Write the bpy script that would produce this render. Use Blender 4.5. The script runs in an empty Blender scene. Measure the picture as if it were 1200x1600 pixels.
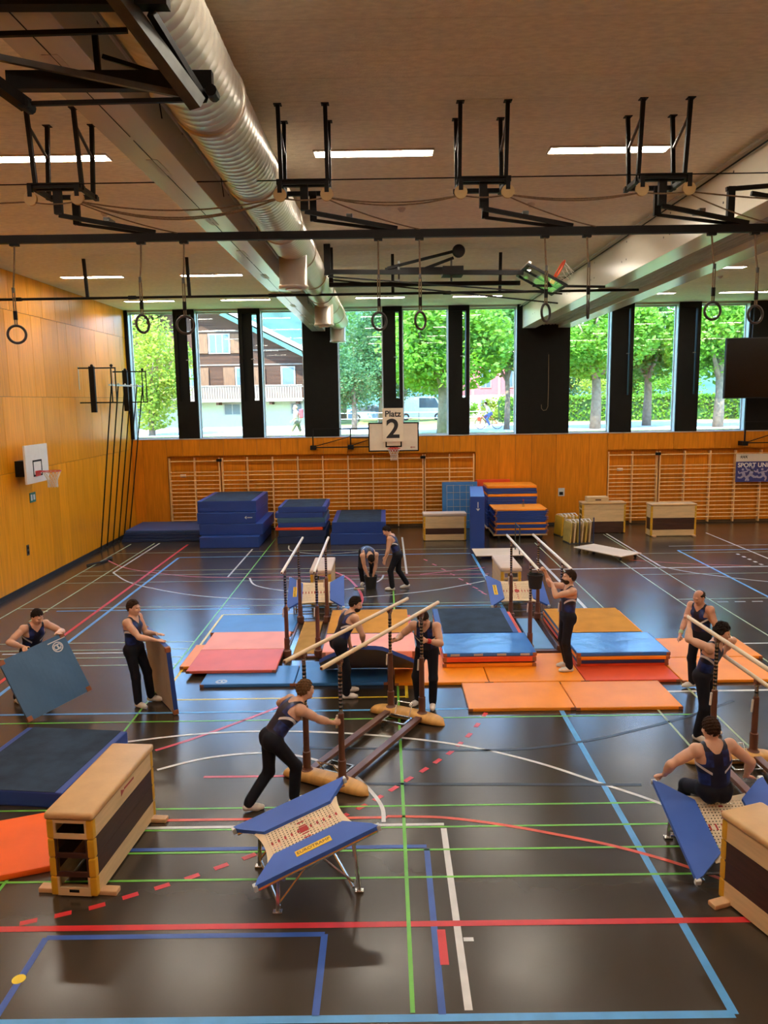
# Sports hall with gymnasts setting up parallel bars, seen from the gallery.
import bpy, bmesh, math, random
import numpy as np
from mathutils import Vector, Matrix, Euler
SC = bpy.context.scene
COL = SC.collection
random.seed(7)
PI = math.pi
# ------------------------------------------------------------------ camera
TH = math.atan(175 / 1200.0); ROLL = 0.0150; YAW = 0.003
fwd = Vector((-math.sin(YAW) * math.cos(TH), math.cos(YAW) * math.cos(TH), -math.sin(TH)))
rt0 = Vector((math.cos(YAW), math.sin(YAW), 0)); up0 = rt0.cross(fwd)
rt = rt0 * math.cos(ROLL) - up0 * math.sin(ROLL)
up = rt0 * math.sin(ROLL) + up0 * math.cos(ROLL)
cd = bpy.data.cameras.new('camera'); cam = bpy.data.objects.new('camera', cd); COL.objects.link(cam)
cd.sensor_fit = 'VERTICAL'; cd.sensor_height = 24; cd.lens = 24 * 1200 / 1600.0
cd.clip_start = 0.05; cd.clip_end = 600
mw = Matrix(((rt.x, up.x, -fwd.x, 0), (rt.y, up.y, -fwd.y, 0), (rt.z, up.z, -fwd.z, 4.75), (0, 0, 0, 1)))
cam.matrix_world = mw
SC.camera = cam
# ------------------------------------------------------------------ world, sun, exposure
w = bpy.data.worlds.new('world'); SC.world = w; w.use_nodes = True
nt = w.node_tree; nt.nodes.clear()
sky = nt.nodes.new('ShaderNodeTexSky'); sky.sky_type = 'NISHITA'
sky.sun_disc = False; sky.sun_elevation = math.radians(52); sky.sun_rotation = math.radians(200)
sky.altitude = 600; sky.air_density = 1.0; sky.dust_density = 0.0; sky.ozone_density = 6.0
bg = nt.nodes.new('ShaderNodeBackground'); bg.inputs[1].default_value = 2.0
wo = nt.nodes.new('ShaderNodeOutputWorld')
nt.links.new(sky.outputs[0], bg.inputs[0]); nt.links.new(bg.outputs[0], wo.inputs[0])
sd = bpy.data.lights.new('sun', 'SUN'); sun = bpy.data.objects.new('sun', sd); COL.objects.link(sun)
sd.energy = 18.0; sd.angle = math.radians(0.6); sd.color = (1.0, 0.94, 0.84)
sun.rotation_euler = Vector((0.35, 0.75, -1.05)).to_track_quat('-Z', 'Y').to_euler()
sun.location = (0, 40, 40)
LAMP = 44.0        # emission of the ceiling tubes
vs = SC.view_settings
vs.view_transform = 'Standard'; vs.look = 'None'; vs.gamma = 1.0; vs.exposure = 0.6
vs.use_curve_mapping = False
SC.cycles.max_bounces = 8; SC.cycles.diffuse_bounces = 4; SC.cycles.transparent_max_bounces = 16
# ------------------------------------------------------------------ materials
MATS = {}
def mat(name, col, rough=0.5, metal=0.0, var=0.12, scale=6.0, bump=0.0, bscale=40.0, stretch=(1, 1, 1), objvar=0.0, spec=0.5, emit=None, coat=0.0, detail=4.0):
    """Principled material with procedural tone variation (object coordinates) and fine relief."""
    if name in MATS: return MATS[name]
    m = bpy.data.materials.new(name); m.use_nodes = True; t = m.node_tree; N = t.nodes; L = t.links
    b = N['Principled BSDF']
    b.inputs['Roughness'].default_value = rough; b.inputs['Metallic'].default_value = metal
    b.inputs['Specular IOR Level'].default_value = spec
    b.inputs['Coat Weight'].default_value = coat
    tc = N.new('ShaderNodeTexCoord'); mp = N.new('ShaderNodeMapping'); mp.inputs['Scale'].default_value = stretch
    L.new(tc.outputs['Object'], mp.inputs[0])
    nz = N.new('ShaderNodeTexNoise'); nz.inputs['Scale'].default_value = scale; nz.inputs['Detail'].default_value = detail
    L.new(mp.outputs[0], nz.inputs['Vector'])
    rp = N.new('ShaderNodeValToRGB')
    lo = [max(0, c * (1 - var)) for c in col]; hi = [min(1, c * (1 + var)) for c in col]
    rp.color_ramp.elements[0].position = 0.3; rp.color_ramp.elements[1].position = 0.7
    rp.color_ramp.elements[0].color = (*lo, 1); rp.color_ramp.elements[1].color = (*hi, 1)
    L.new(nz.outputs['Fac'], rp.inputs[0])
    out = rp.outputs[0]
    if objvar:
        oi = N.new('ShaderNodeObjectInfo'); mr = N.new('ShaderNodeMapRange')
        mr.inputs[3].default_value = 1 - objvar; mr.inputs[4].default_value = 1 + objvar
        L.new(oi.outputs['Random'], mr.inputs[0])
        mx = N.new('ShaderNodeMix'); mx.data_type = 'RGBA'; mx.blend_type = 'MULTIPLY'; mx.inputs[0].default_value = 1
        L.new(out, mx.inputs[6]); L.new(mr.outputs[0], mx.inputs[7]); out = mx.outputs[2]
    L.new(out, b.inputs['Base Color'])
    if bump:
        n2 = N.new('ShaderNodeTexNoise'); n2.inputs['Scale'].default_value = bscale; n2.inputs['Detail'].default_value = 3
        L.new(mp.outputs[0], n2.inputs['Vector'])
        bp = N.new('ShaderNodeBump'); bp.inputs['Strength'].default_value = bump; bp.inputs['Distance'].default_value = 0.02
        L.new(n2.outputs['Fac'], bp.inputs['Height']); L.new(bp.outputs[0], b.inputs['Normal'])
    if emit:
        b.inputs['Emission Color'].default_value = (*emit[0], 1); b.inputs['Emission Strength'].default_value = emit[1]
    MATS[name] = m
    return m
def glass_mat(name, tint=(0.93, 0.97, 0.95), refl=0.07):
    m = bpy.data.materials.new(name); m.use_nodes = True; t = m.node_tree; t.nodes.clear()
    o = t.nodes.new('ShaderNodeOutputMaterial'); tr = t.nodes.new('ShaderNodeBsdfTransparent'); gl = t.nodes.new('ShaderNodeBsdfGlossy')
    nz = t.nodes.new('ShaderNodeTexNoise'); nz.inputs['Scale'].default_value = 0.6
    rp = t.nodes.new('ShaderNodeValToRGB'); rp.color_ramp.elements[0].color = (*[c * .97 for c in tint], 1); rp.color_ramp.elements[1].color = (*tint, 1)
    t.links.new(nz.outputs[0], rp.inputs[0]); t.links.new(rp.outputs[0], tr.inputs[0])
    gl.inputs['Roughness'].default_value = 0.02
    mx = t.nodes.new('ShaderNodeMixShader'); mx.inputs[0].default_value = refl
    t.links.new(tr.outputs[0], mx.inputs[1]); t.links.new(gl.outputs[0], mx.inputs[2]); t.links.new(mx.outputs[0], o.inputs[0])
    return m
# ------------------------------------------------------------------ mesh helpers
class MB:
    """Collects geometry; build() links it as ONE mesh object."""
    def __init__(s): s.v = []; s.f = []; s.mi = []; s.cur = 0
    def add(s, vs, fs):
        o = len(s.v); s.v += [tuple(v) for v in vs]
        for f in fs: s.f.append(tuple(i + o for i in f)); s.mi.append(s.cur)
        return s
    def box(s, c, d, R=None, ch=0.0):
        """box at centre c with size d, optional 3x3 rotation and chamfer"""
        hx, hy, hz = d[0] / 2, d[1] / 2, d[2] / 2
        if ch <= 0:
            vs = [Vector((x, y, z)) for z in (-hz, hz) for y in (-hy, hy) for x in (-hx, hx)]
            fs = [(0, 2, 3, 1), (4, 5, 7, 6), (0, 1, 5, 4), (2, 6, 7, 3), (0, 4, 6, 2), (1, 3, 7, 5)]
        else:
            vs, fs = chamfer_box(hx, hy, hz, min(ch, hx * .9, hy * .9, hz * .9))
        if R is not None: vs = [R @ v for v in vs]
        c = Vector(c)
        return s.add([v + c for v in vs], fs)
    def span(s, a, b, ch=0.0):
        return s.box([(a[i] + b[i]) / 2 for i in range(3)], [abs(b[i] - a[i]) for i in range(3)], None, ch)
    def tube(s, pts, r, n=8, r2=None, caps=True):
        """round tube along a polyline; r may be a list"""
        P = [Vector(p) for p in pts]; k = len(P)
        rs = r if isinstance(r, (list, tuple)) else [r] * k
        if r2 is not None: rs = [r + (r2 - r) * i / (k - 1) for i in range(k)]
        ref = None; vs = []
        for i in range(k):
            t = (P[min(i + 1, k - 1)] - P[max(i - 1, 0)]).normalized()
            if ref is None: ref = t.orthogonal().normalized()
            ref = (ref - t * ref.dot(t));
            ref = ref.normalized() if ref.length > 1e-6 else t.orthogonal().normalized()
            b = t.cross(ref)
            for j in range(n):
                a = 2 * PI * j / n
                vs.append(P[i] + (ref * math.cos(a) + b * math.sin(a)) * rs[i])
        fs = [(i * n + j, i * n + (j + 1) % n, (i + 1) * n + (j + 1) % n, (i + 1) * n + j) for i in range(k - 1) for j in range(n)]
        if caps: fs += [tuple(range(n - 1, -1, -1)), tuple((k - 1) * n + j for j in range(n))]
        return s.add(vs, fs)
    def bar(s, a, b, wx, wy, upv=(0, 0, 1)):
        """square bar from a to b"""
        a = Vector(a); b = Vector(b); t = (b - a).normalized(); u = Vector(upv)
        if abs(t.dot(u)) > .98: u = Vector((0, 1, 0))
        x = t.cross(u).normalized(); y = x.cross(t)
        vs = [p + x * (sx * wx / 2) + y * (sy * wy / 2) for p in (a, b) for sx, sy in ((-1, -1), (1, -1), (1, 1), (-1, 1))]
        return s.add(vs, [(0, 1, 2, 3), (7, 6, 5, 4), (0, 4, 5, 1), (1, 5, 6, 2), (2, 6, 7, 3), (3, 7, 4, 0)])
    def torus(s, c, R, r, n=24, m=8, M3=None):
        vs = []
        for i in range(n):
            a = 2 * PI * i / n
            for j in range(m):
                b = 2 * PI * j / m
                v = Vector(((R + r * math.cos(b)) * math.cos(a), (R + r * math.cos(b)) * math.sin(a), r * math.sin(b)))
                vs.append((M3 @ v if M3 is not None else v) + Vector(c))
        fs = [(i * m + j, ((i + 1) % n) * m + j, ((i + 1) % n) * m + (j + 1) % m, i * m + (j + 1) % m) for i in range(n) for j in range(m)]
        return s.add(vs, fs)
    def prism(s, poly, d0, d1, axes=(0, 1, 2)):
        """extrude 2-D polygon (axes[0],axes[1]) along axes[2] from d0 to d1"""
        n = len(poly); vs = []
        for d in (d0, d1):
            for p in poly:
                v = [0, 0, 0]; v[axes[0]] = p[0]; v[axes[1]] = p[1]; v[axes[2]] = d; vs.append(v)
        fs = [tuple(range(n - 1, -1, -1)), tuple(range(n, 2 * n))] + [(i, (i + 1) % n, n + (i + 1) % n, n + i) for i in range(n)]
        return s.add(vs, fs)
    def lathe(s, prof, c=(0, 0, 0), n=20, M3=None):
        """profile [(radius, z)] spun about z"""
        vs = []; k = len(prof)
        for r, z in prof:
            for j in range(n):
                a = 2 * PI * j / n; v = Vector((r * math.cos(a), r * math.sin(a), z))
                vs.append((M3 @ v if M3 is not None else v) + Vector(c))
        fs = [(i * n + j, i * n + (j + 1) % n, (i + 1) * n + (j + 1) % n, (i + 1) * n + j) for i in range(k - 1) for j in range(n)]
        fs += [tuple(range(n - 1, -1, -1)), tuple((k - 1) * n + j for j in range(n))]
        return s.add(vs, fs)
    def ell(s, c, r, n=12, m=8, M3=None):
        vs = []; fs = []
        for i in range(m + 1):
            ph = PI * i / m
            for j in range(n):
                a = 2 * PI * j / n
                v = Vector((r[0] * math.sin(ph) * math.cos(a), r[1] * math.sin(ph) * math.sin(a), r[2] * math.cos(ph)))
                vs.append((M3 @ v if M3 is not None else v) + Vector(c))
        fs = [(i * n + j, (i + 1) * n + j, (i + 1) * n + (j + 1) % n, i * n + (j + 1) % n) for i in range(m) for j in range(n)]
        return s.add(vs, fs)
    def xf(s, M4, start=0):
        for i in range(start, len(s.v)): s.v[i] = tuple(M4 @ Vector(s.v[i]))
        return s
    def mesh(s, name, ms, smooth=False):
        me = bpy.data.meshes.new(name); me.from_pydata(s.v, [], s.f)
        for m in (ms if isinstance(ms, (list, tuple)) else [ms]): me.materials.append(m)
        if any(s.mi): me.polygons.foreach_set('material_index', s.mi)
        if smooth: me.polygons.foreach_set('use_smooth', [True] * len(me.polygons))
        me.update(); return me
    def build(s, name, ms, parent=None, smooth=False, loc=None, angle=None):
        o = link(name, s.mesh(name, ms, smooth), parent)
        if loc is not None: o.location = loc
        return o
_CB = {}
def chamfer_box(hx, hy, hz, c):
    key = tuple(round(q, 4) for q in (hx, hy, hz, c))
    if key not in _CB:
        bm = bmesh.new(); bmesh.ops.create_cube(bm, size=2)
        for v in bm.verts: v.co = Vector((v.co.x * hx, v.co.y * hy, v.co.z * hz))
        bmesh.ops.bevel(bm, geom=bm.edges[:], offset=c, segments=2, profile=.6, affect='EDGES')
        bm.verts.index_update()
        _CB[key] = ([v.co.copy() for v in bm.verts], [tuple(v.index for v in f.verts) for f in bm.faces]); bm.free()
    return _CB[key]
def link(name, me, parent=None):
    o = bpy.data.objects.new(name, me); COL.objects.link(o)
    if parent is not None: o.parent = parent
    return o
def thing(name, label, cat, loc=(0, 0, 0), rz=0.0, group=None):
    o = bpy.data.objects.new(name, None); COL.objects.link(o); o.empty_display_size = .1
    o.location = loc; o.rotation_euler = (0, 0, rz)
    return tag(o, label, cat, group)
def tag(o, label, cat, group=None):
    o['label'] = label; o['category'] = cat
    if group: o['group'] = group
    return o
def struct(o):
    o['kind'] = 'structure'; return o
def copy_tree(o, parent=None):
    c = o.copy(); COL.objects.link(c)
    if parent is not None: c.parent = parent
    for ch in list(o.children): copy_tree(ch, c)
    return c
def text_mesh(txt, size, name, m, bold=True, extrude=0.001):
    """flat lettering as a mesh in the XY plane, centred"""
    cu = bpy.data.curves.new(name, 'FONT'); cu.body = txt; cu.size = size; cu.align_x = 'CENTER'; cu.align_y = 'CENTER'; cu.extrude = extrude
    if bold: cu.offset = size * 0.022
    o = bpy.data.objects.new(name, cu); COL.objects.link(o)
    dg = bpy.context.evaluated_depsgraph_get(); me = bpy.data.meshes.new_from_object(o.evaluated_get(dg))
    bpy.data.objects.remove(o); me.materials.clear(); me.materials.append(m); me.name = name
    return me
def frame3(x, y, z): return Matrix((x, y, z)).transposed()
# ------------------------------------------------------------------ surfaces
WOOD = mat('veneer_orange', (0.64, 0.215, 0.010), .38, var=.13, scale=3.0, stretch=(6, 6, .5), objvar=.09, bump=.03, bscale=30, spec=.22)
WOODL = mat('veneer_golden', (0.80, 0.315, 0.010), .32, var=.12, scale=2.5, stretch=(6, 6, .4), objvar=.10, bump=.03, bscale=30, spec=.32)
RUNG = mat('rung_beech', (0.86, 0.55, 0.24), .4, var=.15, scale=8, objvar=.08)
BLACK = mat('matt_black_cladding', (0.006, 0.006, 0.005), .7, var=.2, scale=4, spec=.2)
STEEL = mat('black_steel', (0.006, 0.0055, 0.005), .55, .0, var=.25, scale=10, spec=.22)
GREY = mat('grey_steel', (0.10, 0.105, 0.10), .35, .6, var=.2, scale=8)
ALU = mat('brushed_aluminium', (0.62, 0.66, 0.66), .35, .3, var=.05, scale=20)
CHROME = mat('chromed_tube', (0.60, 0.60, 0.58), .22, 1.0, var=.1, scale=30)
WHITE = mat('white_enamel', (0.78, 0.76, 0.72), .35, var=.04)
GLASS = glass_mat('window_glass')
RUBBER = mat('black_rubber', (0.012, 0.012, 0.012), .7, var=.2)

def floor_mat():
    m = mat('sports_floor_linoleum', (0.044, 0.032, 0.021), .24, var=.10, scale=.5, bump=.008, bscale=2.5, spec=.64)
    t = m.node_tree; b = t.nodes['Principled BSDF']
    nz = t.nodes.new('ShaderNodeTexNoise'); nz.inputs['Scale'].default_value = 1.7; nz.inputs['Detail'].default_value = 8; nz.inputs['Roughness'].default_value = .7
    tc = [n for n in t.nodes if n.type == 'TEX_COORD'][0]; t.links.new(tc.outputs['Object'], nz.inputs['Vector'])
    mr = t.nodes.new('ShaderNodeMapRange'); mr.inputs[1].default_value = .3; mr.inputs[2].default_value = .75
    mr.inputs[3].default_value = .19; mr.inputs[4].default_value = .27
    t.links.new(nz.outputs['Fac'], mr.inputs[0]); t.links.new(mr.outputs[0], b.inputs['Roughness'])
    return m
XL, XR, YF, YB, ZC, ZS = -9.4, 21.0, -2.0, 28.5, 8.1, 3.44
floor = struct(MB().span((XL - .3, YF - .3, -.3), (XR + .3, YB + .6, 0)).build('floor', floor_mat()))
# ------------------------------------------------------------------ court lines (thin paint films on the floor)
LC = {k: mat('line_paint_' + k, c, .35, var=.10, scale=5) for k, c in dict(
    lightblue=(.10, .36, .72), blue=(.035, .10, .40), red=(.62, .030, .035), orange=(.72, .10, .05), green=(.16, .52, .06),
    white=(.66, .66, .64), yellow=(.80, .60, .03), pink=(.60, .08, .11), dark=(.02, .022, .03), palegreen=(.40, .50, .30), pale=(.52, .52, .50)).items()}
_lz = [0]
def court_line(pts, w, col, closed=False):
    _lz[0] += 1; z = .0015 + (_lz[0] % 9) * .00025
    P = [Vector((p[0], p[1], 0)) for p in pts]; vs = []
    for i, p in enumerate(P):
        t = (P[min(i + 1, len(P) - 1)] - P[max(i - 1, 0)]).normalized(); n = Vector((-t.y, t.x, 0)) * (w / 2)
        vs += [p + n + Vector((0, 0, z)), p - n + Vector((0, 0, z))]
    k = len(P)
    MB().add(vs, [(2 * i, 2 * i + 1, 2 * i + 3, 2 * i + 2) for i in range(k - 1)]).build('court_line', LC[col], floor)
def arc(cx, cy, r, a0, a1, n=28):
    return [(cx + r * math.cos(math.radians(a0 + (a1 - a0) * i / n)), cy + r * math.sin(math.radians(a0 + (a1 - a0) * i / n))) for i in range(n + 1)]
def smooth_pts(p, n=6):
    out = []
    for i in range(len(p) - 1):
        p0 = p[max(i - 1, 0)]; p1 = p[i]; p2 = p[i + 1]; p3 = p[min(i + 2, len(p) - 1)]
        for k in range(n):
            t = k / n
            out.append(tuple(.5 * ((2 * p1[c]) + (-p0[c] + p2[c]) * t + (2 * p0[c] - 5 * p1[c] + 4 * p2[c] - p3[c]) * t * t + (-p0[c] + 3 * p1[c] - 3 * p2[c] + p3[c]) * t ** 3) for c in (0, 1)))
    return out + [p[-1]]
# volleyball court
for p, q in (((2.64, 5.33), (2.64, 23.3)), ((-6.46, 5.31), (-6.46, 23.35)), ((-6.46, 5.33), (2.64, 5.33)), ((-6.46, 11.33), (2.64, 11.33)), ((-7.7, 17.33), (-3.2, 17.33)), ((-2.4, 17.33), (2.6, 17.33)), ((-6.46, 23.4), (2.6, 23.4))):
    court_line([p, q], .075 if p[1] < 8 else .06, 'lightblue')
court_line([(-8.3, 17.33), (-7.9, 17.33)], .05, 'pale'); court_line([(9.02, 23.4), (9.02, 15.5)], .07, 'lightblue')
court_line([(9.02, 23.4), (18, 23.4)], .06, 'lightblue'); court_line([(9.02, 17.33), (18, 17.33)], .05, 'lightblue')
for x in (7.65, 8.05, 8.45): court_line([(x, 17.33), (x + .25, 17.33)], .05, 'pale')
# reds
court_line([(-6.74, 6.43), (-6.74, 25.6)], .08, 'red'); court_line([(-6.74, 6.41), (17, 6.41)], .075, 'red')
court_line([(.44, 6.33), (.44, 5.89)], .075, 'red')
D = [(-3.38, 6.51), (-3.1, 6.61), (-2.82, 6.72), (-2.55, 6.87), (-2.28, 7.01), (-2.02, 7.16), (-1.76, 7.33), (-1.5, 7.5), (-1.25, 7.69), (-1.0, 7.88), (-.77, 8.07), (-.55, 8.27), (-.34, 8.47), (-.15, 8.67), (.04, 8.89), (.23, 9.12), (.44, 9.36), (.63, 9.60), (.82, 9.85), (.97, 10.1), (1.13, 10.38), (1.29, 10.72), (1.45, 11.10)]
for i, p in enumerate(D):
    q = D[min(i + 1, len(D) - 1)]; o_ = D[max(i - 1, 0)]; t = Vector((q[0] - o_[0], q[1] - o_[1])).normalized() * .075
    court_line([(p[0] - t.x, p[1] - t.y), (p[0] + t.x, p[1] + t.y)], .065, 'red')
for i in range(9):
    a = math.radians(8 + i * 9); c = (.95 + 1.45 * math.sin(a), 18.3 + 4.8 * (1 - math.sin(a)) ** .9)
    court_line([(c[0] - .05, c[1] + .12), (c[0] + .05, c[1] - .1)], .05, 'pink')
court_line(smooth_pts([(-3.24, 10.03), (-2.82, 10.38), (-2.25, 10.95), (-1.7, 11.54), (-1.25, 12.1)]), .06, 'pink')
court_line([(-2.39, 9.25), (-1.1, 9.25)], .05, 'pink')
court_line([(-2.7, 8.23), (-.04, 8.23)], .05, 'orange')
court_line(smooth_pts([(-.04, 8.25), (.22, 8.24), (.66, 8.2), (1.29, 8.03), (1.88, 7.81), (2.38, 7.6), (2.94, 7.27), (3.4, 6.9)]), .05, 'orange')
court_line(smooth_pts([(-8.71, 23.31), (-7.76, 22.1), (-6.79, 21.4), (-5.42, 20.75), (-4.2, 20.55)]), .05, 'pink')
court_line([(-4.2, 20.55), (2.77, 20.55)], .04, 'pink'); court_line([(.9, 20.6), (2.77, 21.37)], .05, 'pink')
court_line(smooth_pts([(-1.6, 21.25), (-1.1, 20.37), (-.76, 19.14), (-.62, 18.22), (-.63, 17.6), (-.7, 17.0)]), .07, 'pink')
court_line(smooth_pts([(7.11, 22.09), (8.0, 21.7), (8.88, 21.38), (10.2, 21.1)]), .04, 'orange')
# whites
court_line([(-7.79, 25.9), (-7.79, 21.36)], .06, 'pale')
court_line(smooth_pts([(-7.79, 21.36), (-7.1, 20.35), (-6.35, 19.62), (-4.93, 18.70), (-3.57, 18.24), (-2.47, 18.12), (-1.2, 18.1)]), .05, 'pale')
court_line(smooth_pts([(-3.72, 10.32), (-2.86, 10.53), (-1.94, 10.61), (-.82, 10.53), (.28, 10.3), (1.15, 9.99), (1.94, 9.52), (2.59, 8.97), (3.17, 8.46), (3.6, 7.9)]), .05, 'white')
court_line(smooth_pts([(-3.05, 9.46), (-2.5, 9.77), (-1.83, 9.91), (-1.29, 9.83), (-.75, 9.52), (-.45, 9.22), (-.23, 8.81), (-.1, 8.45), (-.08, 8.13)]), .05, 'white')
court_line([(-3.6, 8.075), (.60, 8.075)], .05, 'white'); court_line([(.59, 7.99), (.59, 5.40)], .065, 'white'); court_line([(.63, 6.2), (.72, 6.2)], .05, 'white')
court_line([(-4.38, 24.6), (-4.38, 20.62)], .05, 'pale'); court_line([(.54, 26.4), (.54, 20.71)], .06, 'pale')
court_line(smooth_pts([(-3.75, 20.45), (-3.43, 19.58), (-2.57, 18.96), (-1.7, 18.85), (-1.17, 18.97), (-.63, 19.32), (-.33, 19.7), (-.16, 20.1), (-.1, 20.6)]), .05, 'pale')
court_line(smooth_pts([(-3.26, 25.13), (-3.03, 24.18), (-1.99, 23.62), (-.87, 23.93)]), .04, 'pale')
court_line(smooth_pts([(-.6, 18.22), (.2, 18.44), (1.36, 18.92), (2.56, 19.73)]), .05, 'pale')
court_line([(7.70, 26.5), (7.70, 21.2)], .06, 'pale'); court_line(smooth_pts([(7.70, 21.2), (8.15, 20.5), (8.78, 19.92), (9.71, 19.25), (11, 18.8)]), .05, 'pale')
court_line([(11.14, 26.4), (11.14, 20.5)], .06, 'pale')
court_line([(4.0, 21.0), (14, 20.98)], .07, 'white'); court_line([(4.5, 22.5), (4.5, 16.9)], .08, 'white')
court_line([(4.3, 11.92), (9, 11.92)], .07, 'white'); court_line([(6.8, 14.3), (10, 14.3)], .05, 'white'); court_line([(-7.45, 14.26), (-4.9, 14.26)], .05, 'white')
for y in (22.69, 22.3, 21.95, 21.6, 21.25): court_line([(10.56, y + .07), (10.56, y - .07)], .09, 'white')
court_line([(9.0, 24.1), (15, 24.1)], .04, 'pale')
# greens
for y in (8.48, 8.02, 7.58, 7.105): court_line([(-8.7, y), (3.9, y)], .032, 'green')
court_line([(.15, 5.38), (.15, 19.2)], .038, 'green'); court_line([(-3.89, 6.5), (-3.89, 26.5)], .035, 'green')
for y in (14.9, 14.45, 13.98, 13.55): court_line([(-8.74, y), (-3.9, y)], .035, 'palegreen')
court_line([(-8.74, 11.0), (4.9, 11.0)], .035, 'green')
court_line([(-8.74, 5.4), (-8.74, 25.8)], .04, 'palegreen'); court_line([(-7.96, 16.5), (-7.96, 25.9)], .04, 'palegreen')
for y in (24.2, 21.55, 21.0, 20.15, 17.6): court_line([(-8.74, y), (2.6, y)], .03, 'palegreen')
for x, y0, y1 in ((6.81, 10.5, 23), (7.56, 14.5, 26.4), (4.90, 9.9, 25), (4.11, 9.9, 11.3)): court_line([(x, y0), (x, y1)], .035, 'palegreen')
for y in (20.2, 17.62, 23.0): court_line([(6.8, y), (15, y)], .03, 'palegreen')
# dark blue tape
for p, q in (((-3.12, 6.29), (-.61, 6.29)), ((-.61, 6.29), (-.61, 5.36)), ((-3.12, 6.29), (-3.12, 5.36)), ((-3.0, 7.645), (.38, 7.645)), ((.38, 7.60), (.38, 5.36))): court_line([p, q], .06, 'blue')
for p in ([(-1.2, 10.05), (-.2, 10.0), (1.49, 9.9), (2.6, 10.1), (3.6, 10.5), (4.6, 11.0), (5.4, 11.5)], [(-1.0, 9.04), (3.1, 8.9)]): court_line(smooth_pts(p), .06, 'dark')
# yellow tape corner marks for the apparatus
for p, q in (((-3.73, 16.84), (-3.71, 12.4)), ((-3.73, 16.84), (-2.0, 16.84)), ((-3.6, 11.85), (.30, 11.85)), ((.29, 11.8), (.29, 12.4)), ((-3.7, 11.8), (-3.7, 12.3))): court_line([p, q], .05, 'yellow')
_dot = MB().lathe([(.055, 0), (.055, .003)], (-3.13, 5.79, .001), 20).build('yellow_floor_marker', LC['yellow'], floor)
# ------------------------------------------------------------------ left wall
wall_left = struct(MB().span((XL - .3, YF, 0), (XL - .03, YB + .4, ZC)).build('wall_left', mat('wall_core', (.12, .07, .03), .8)))
def panel(a, b, m, parent, ch=.004):
    c = [(a[i] + b[i]) / 2 for i in range(3)]
    o = MB().box((0, 0, 0), [abs(b[i] - a[i]) - (.010 if abs(b[i] - a[i]) > .1 else 0) for i in range(3)]).build('panel', m, parent)
    o.location = c; return o
rr = random.Random(3)
for z0, z1, seed in ((.12, 3.07, 1), (3.07, 4.97, 2), (4.97, 7.12, 3), (7.12, 8.1, 4)):
    rr.seed(seed); y = 3.0 + rr.random()
    while y < YB - .01:
        y2 = min(y + rr.choice((.62, .85, 1.05, 1.2)), YB)
        if YB - y2 < .3: y2 = YB
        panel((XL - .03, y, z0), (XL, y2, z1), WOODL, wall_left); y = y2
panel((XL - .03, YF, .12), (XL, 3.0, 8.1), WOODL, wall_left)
struct(MB().span((XL, YF, 0), (XL + .015, YB, .12)).build('baseboard_left', RUBBER))
# ------------------------------------------------------------------ back wall: panels below, windows above
wall_back = struct(MB().span((XL - .3, YB + .2, 0), (XR + .3, YB + .5, ZS - .03)).build('wall_back', MATS['wall_core']))
RZ = 2.78
R1, R2 = (-8.12, 3.35), (8.23, 19.6)
def back_panels(xs, z0, z1, y=YB):
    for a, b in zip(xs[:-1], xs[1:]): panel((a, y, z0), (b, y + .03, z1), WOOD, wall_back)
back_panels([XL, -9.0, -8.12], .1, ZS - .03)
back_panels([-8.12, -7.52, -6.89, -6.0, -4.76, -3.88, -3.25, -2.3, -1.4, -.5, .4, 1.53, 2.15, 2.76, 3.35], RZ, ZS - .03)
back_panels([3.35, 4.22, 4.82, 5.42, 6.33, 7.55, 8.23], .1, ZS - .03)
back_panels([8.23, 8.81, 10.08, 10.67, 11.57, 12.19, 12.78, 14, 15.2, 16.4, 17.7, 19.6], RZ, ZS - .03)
back_panels([19.6, XR], .1, ZS - .03)
for a, b in (R1, R2):
    n = 12
    back_panels([a + (b - a) * i / n for i in range(n + 1)], .1, RZ, YB + .17)
    MB().span((a, YB + .0, RZ - .0), (b, YB + .2, RZ + .02)).build('recess_soffit', WOOD, wall_back)
    for x in (a, b): MB().span((x - .015, YB, .0), (x + .015, YB + .2, RZ)).build('recess_side', WOOD, wall_back)
for a, b in ((XL, -8.12), (3.35, 8.23), (19.6, XR)): struct(MB().span((a, YB - .012, 0), (b, YB + .03, .1)).build('baseboard_back', RUBBER))
struct(MB().span((XL, YB - .02, ZS - .03), (XR, YB + .5, ZS)).build('trim_1', mat('sill_aluminium', (.55, .55, .53), .3, .2, var=.05)))
struct(MB().span((XL - .3, YB + .02, 8.02), (XR, YB + .5, 8.3)).build('trim_2', mat('lintel_paint', (.42, .42, .36), .5, var=.05)))
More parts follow.
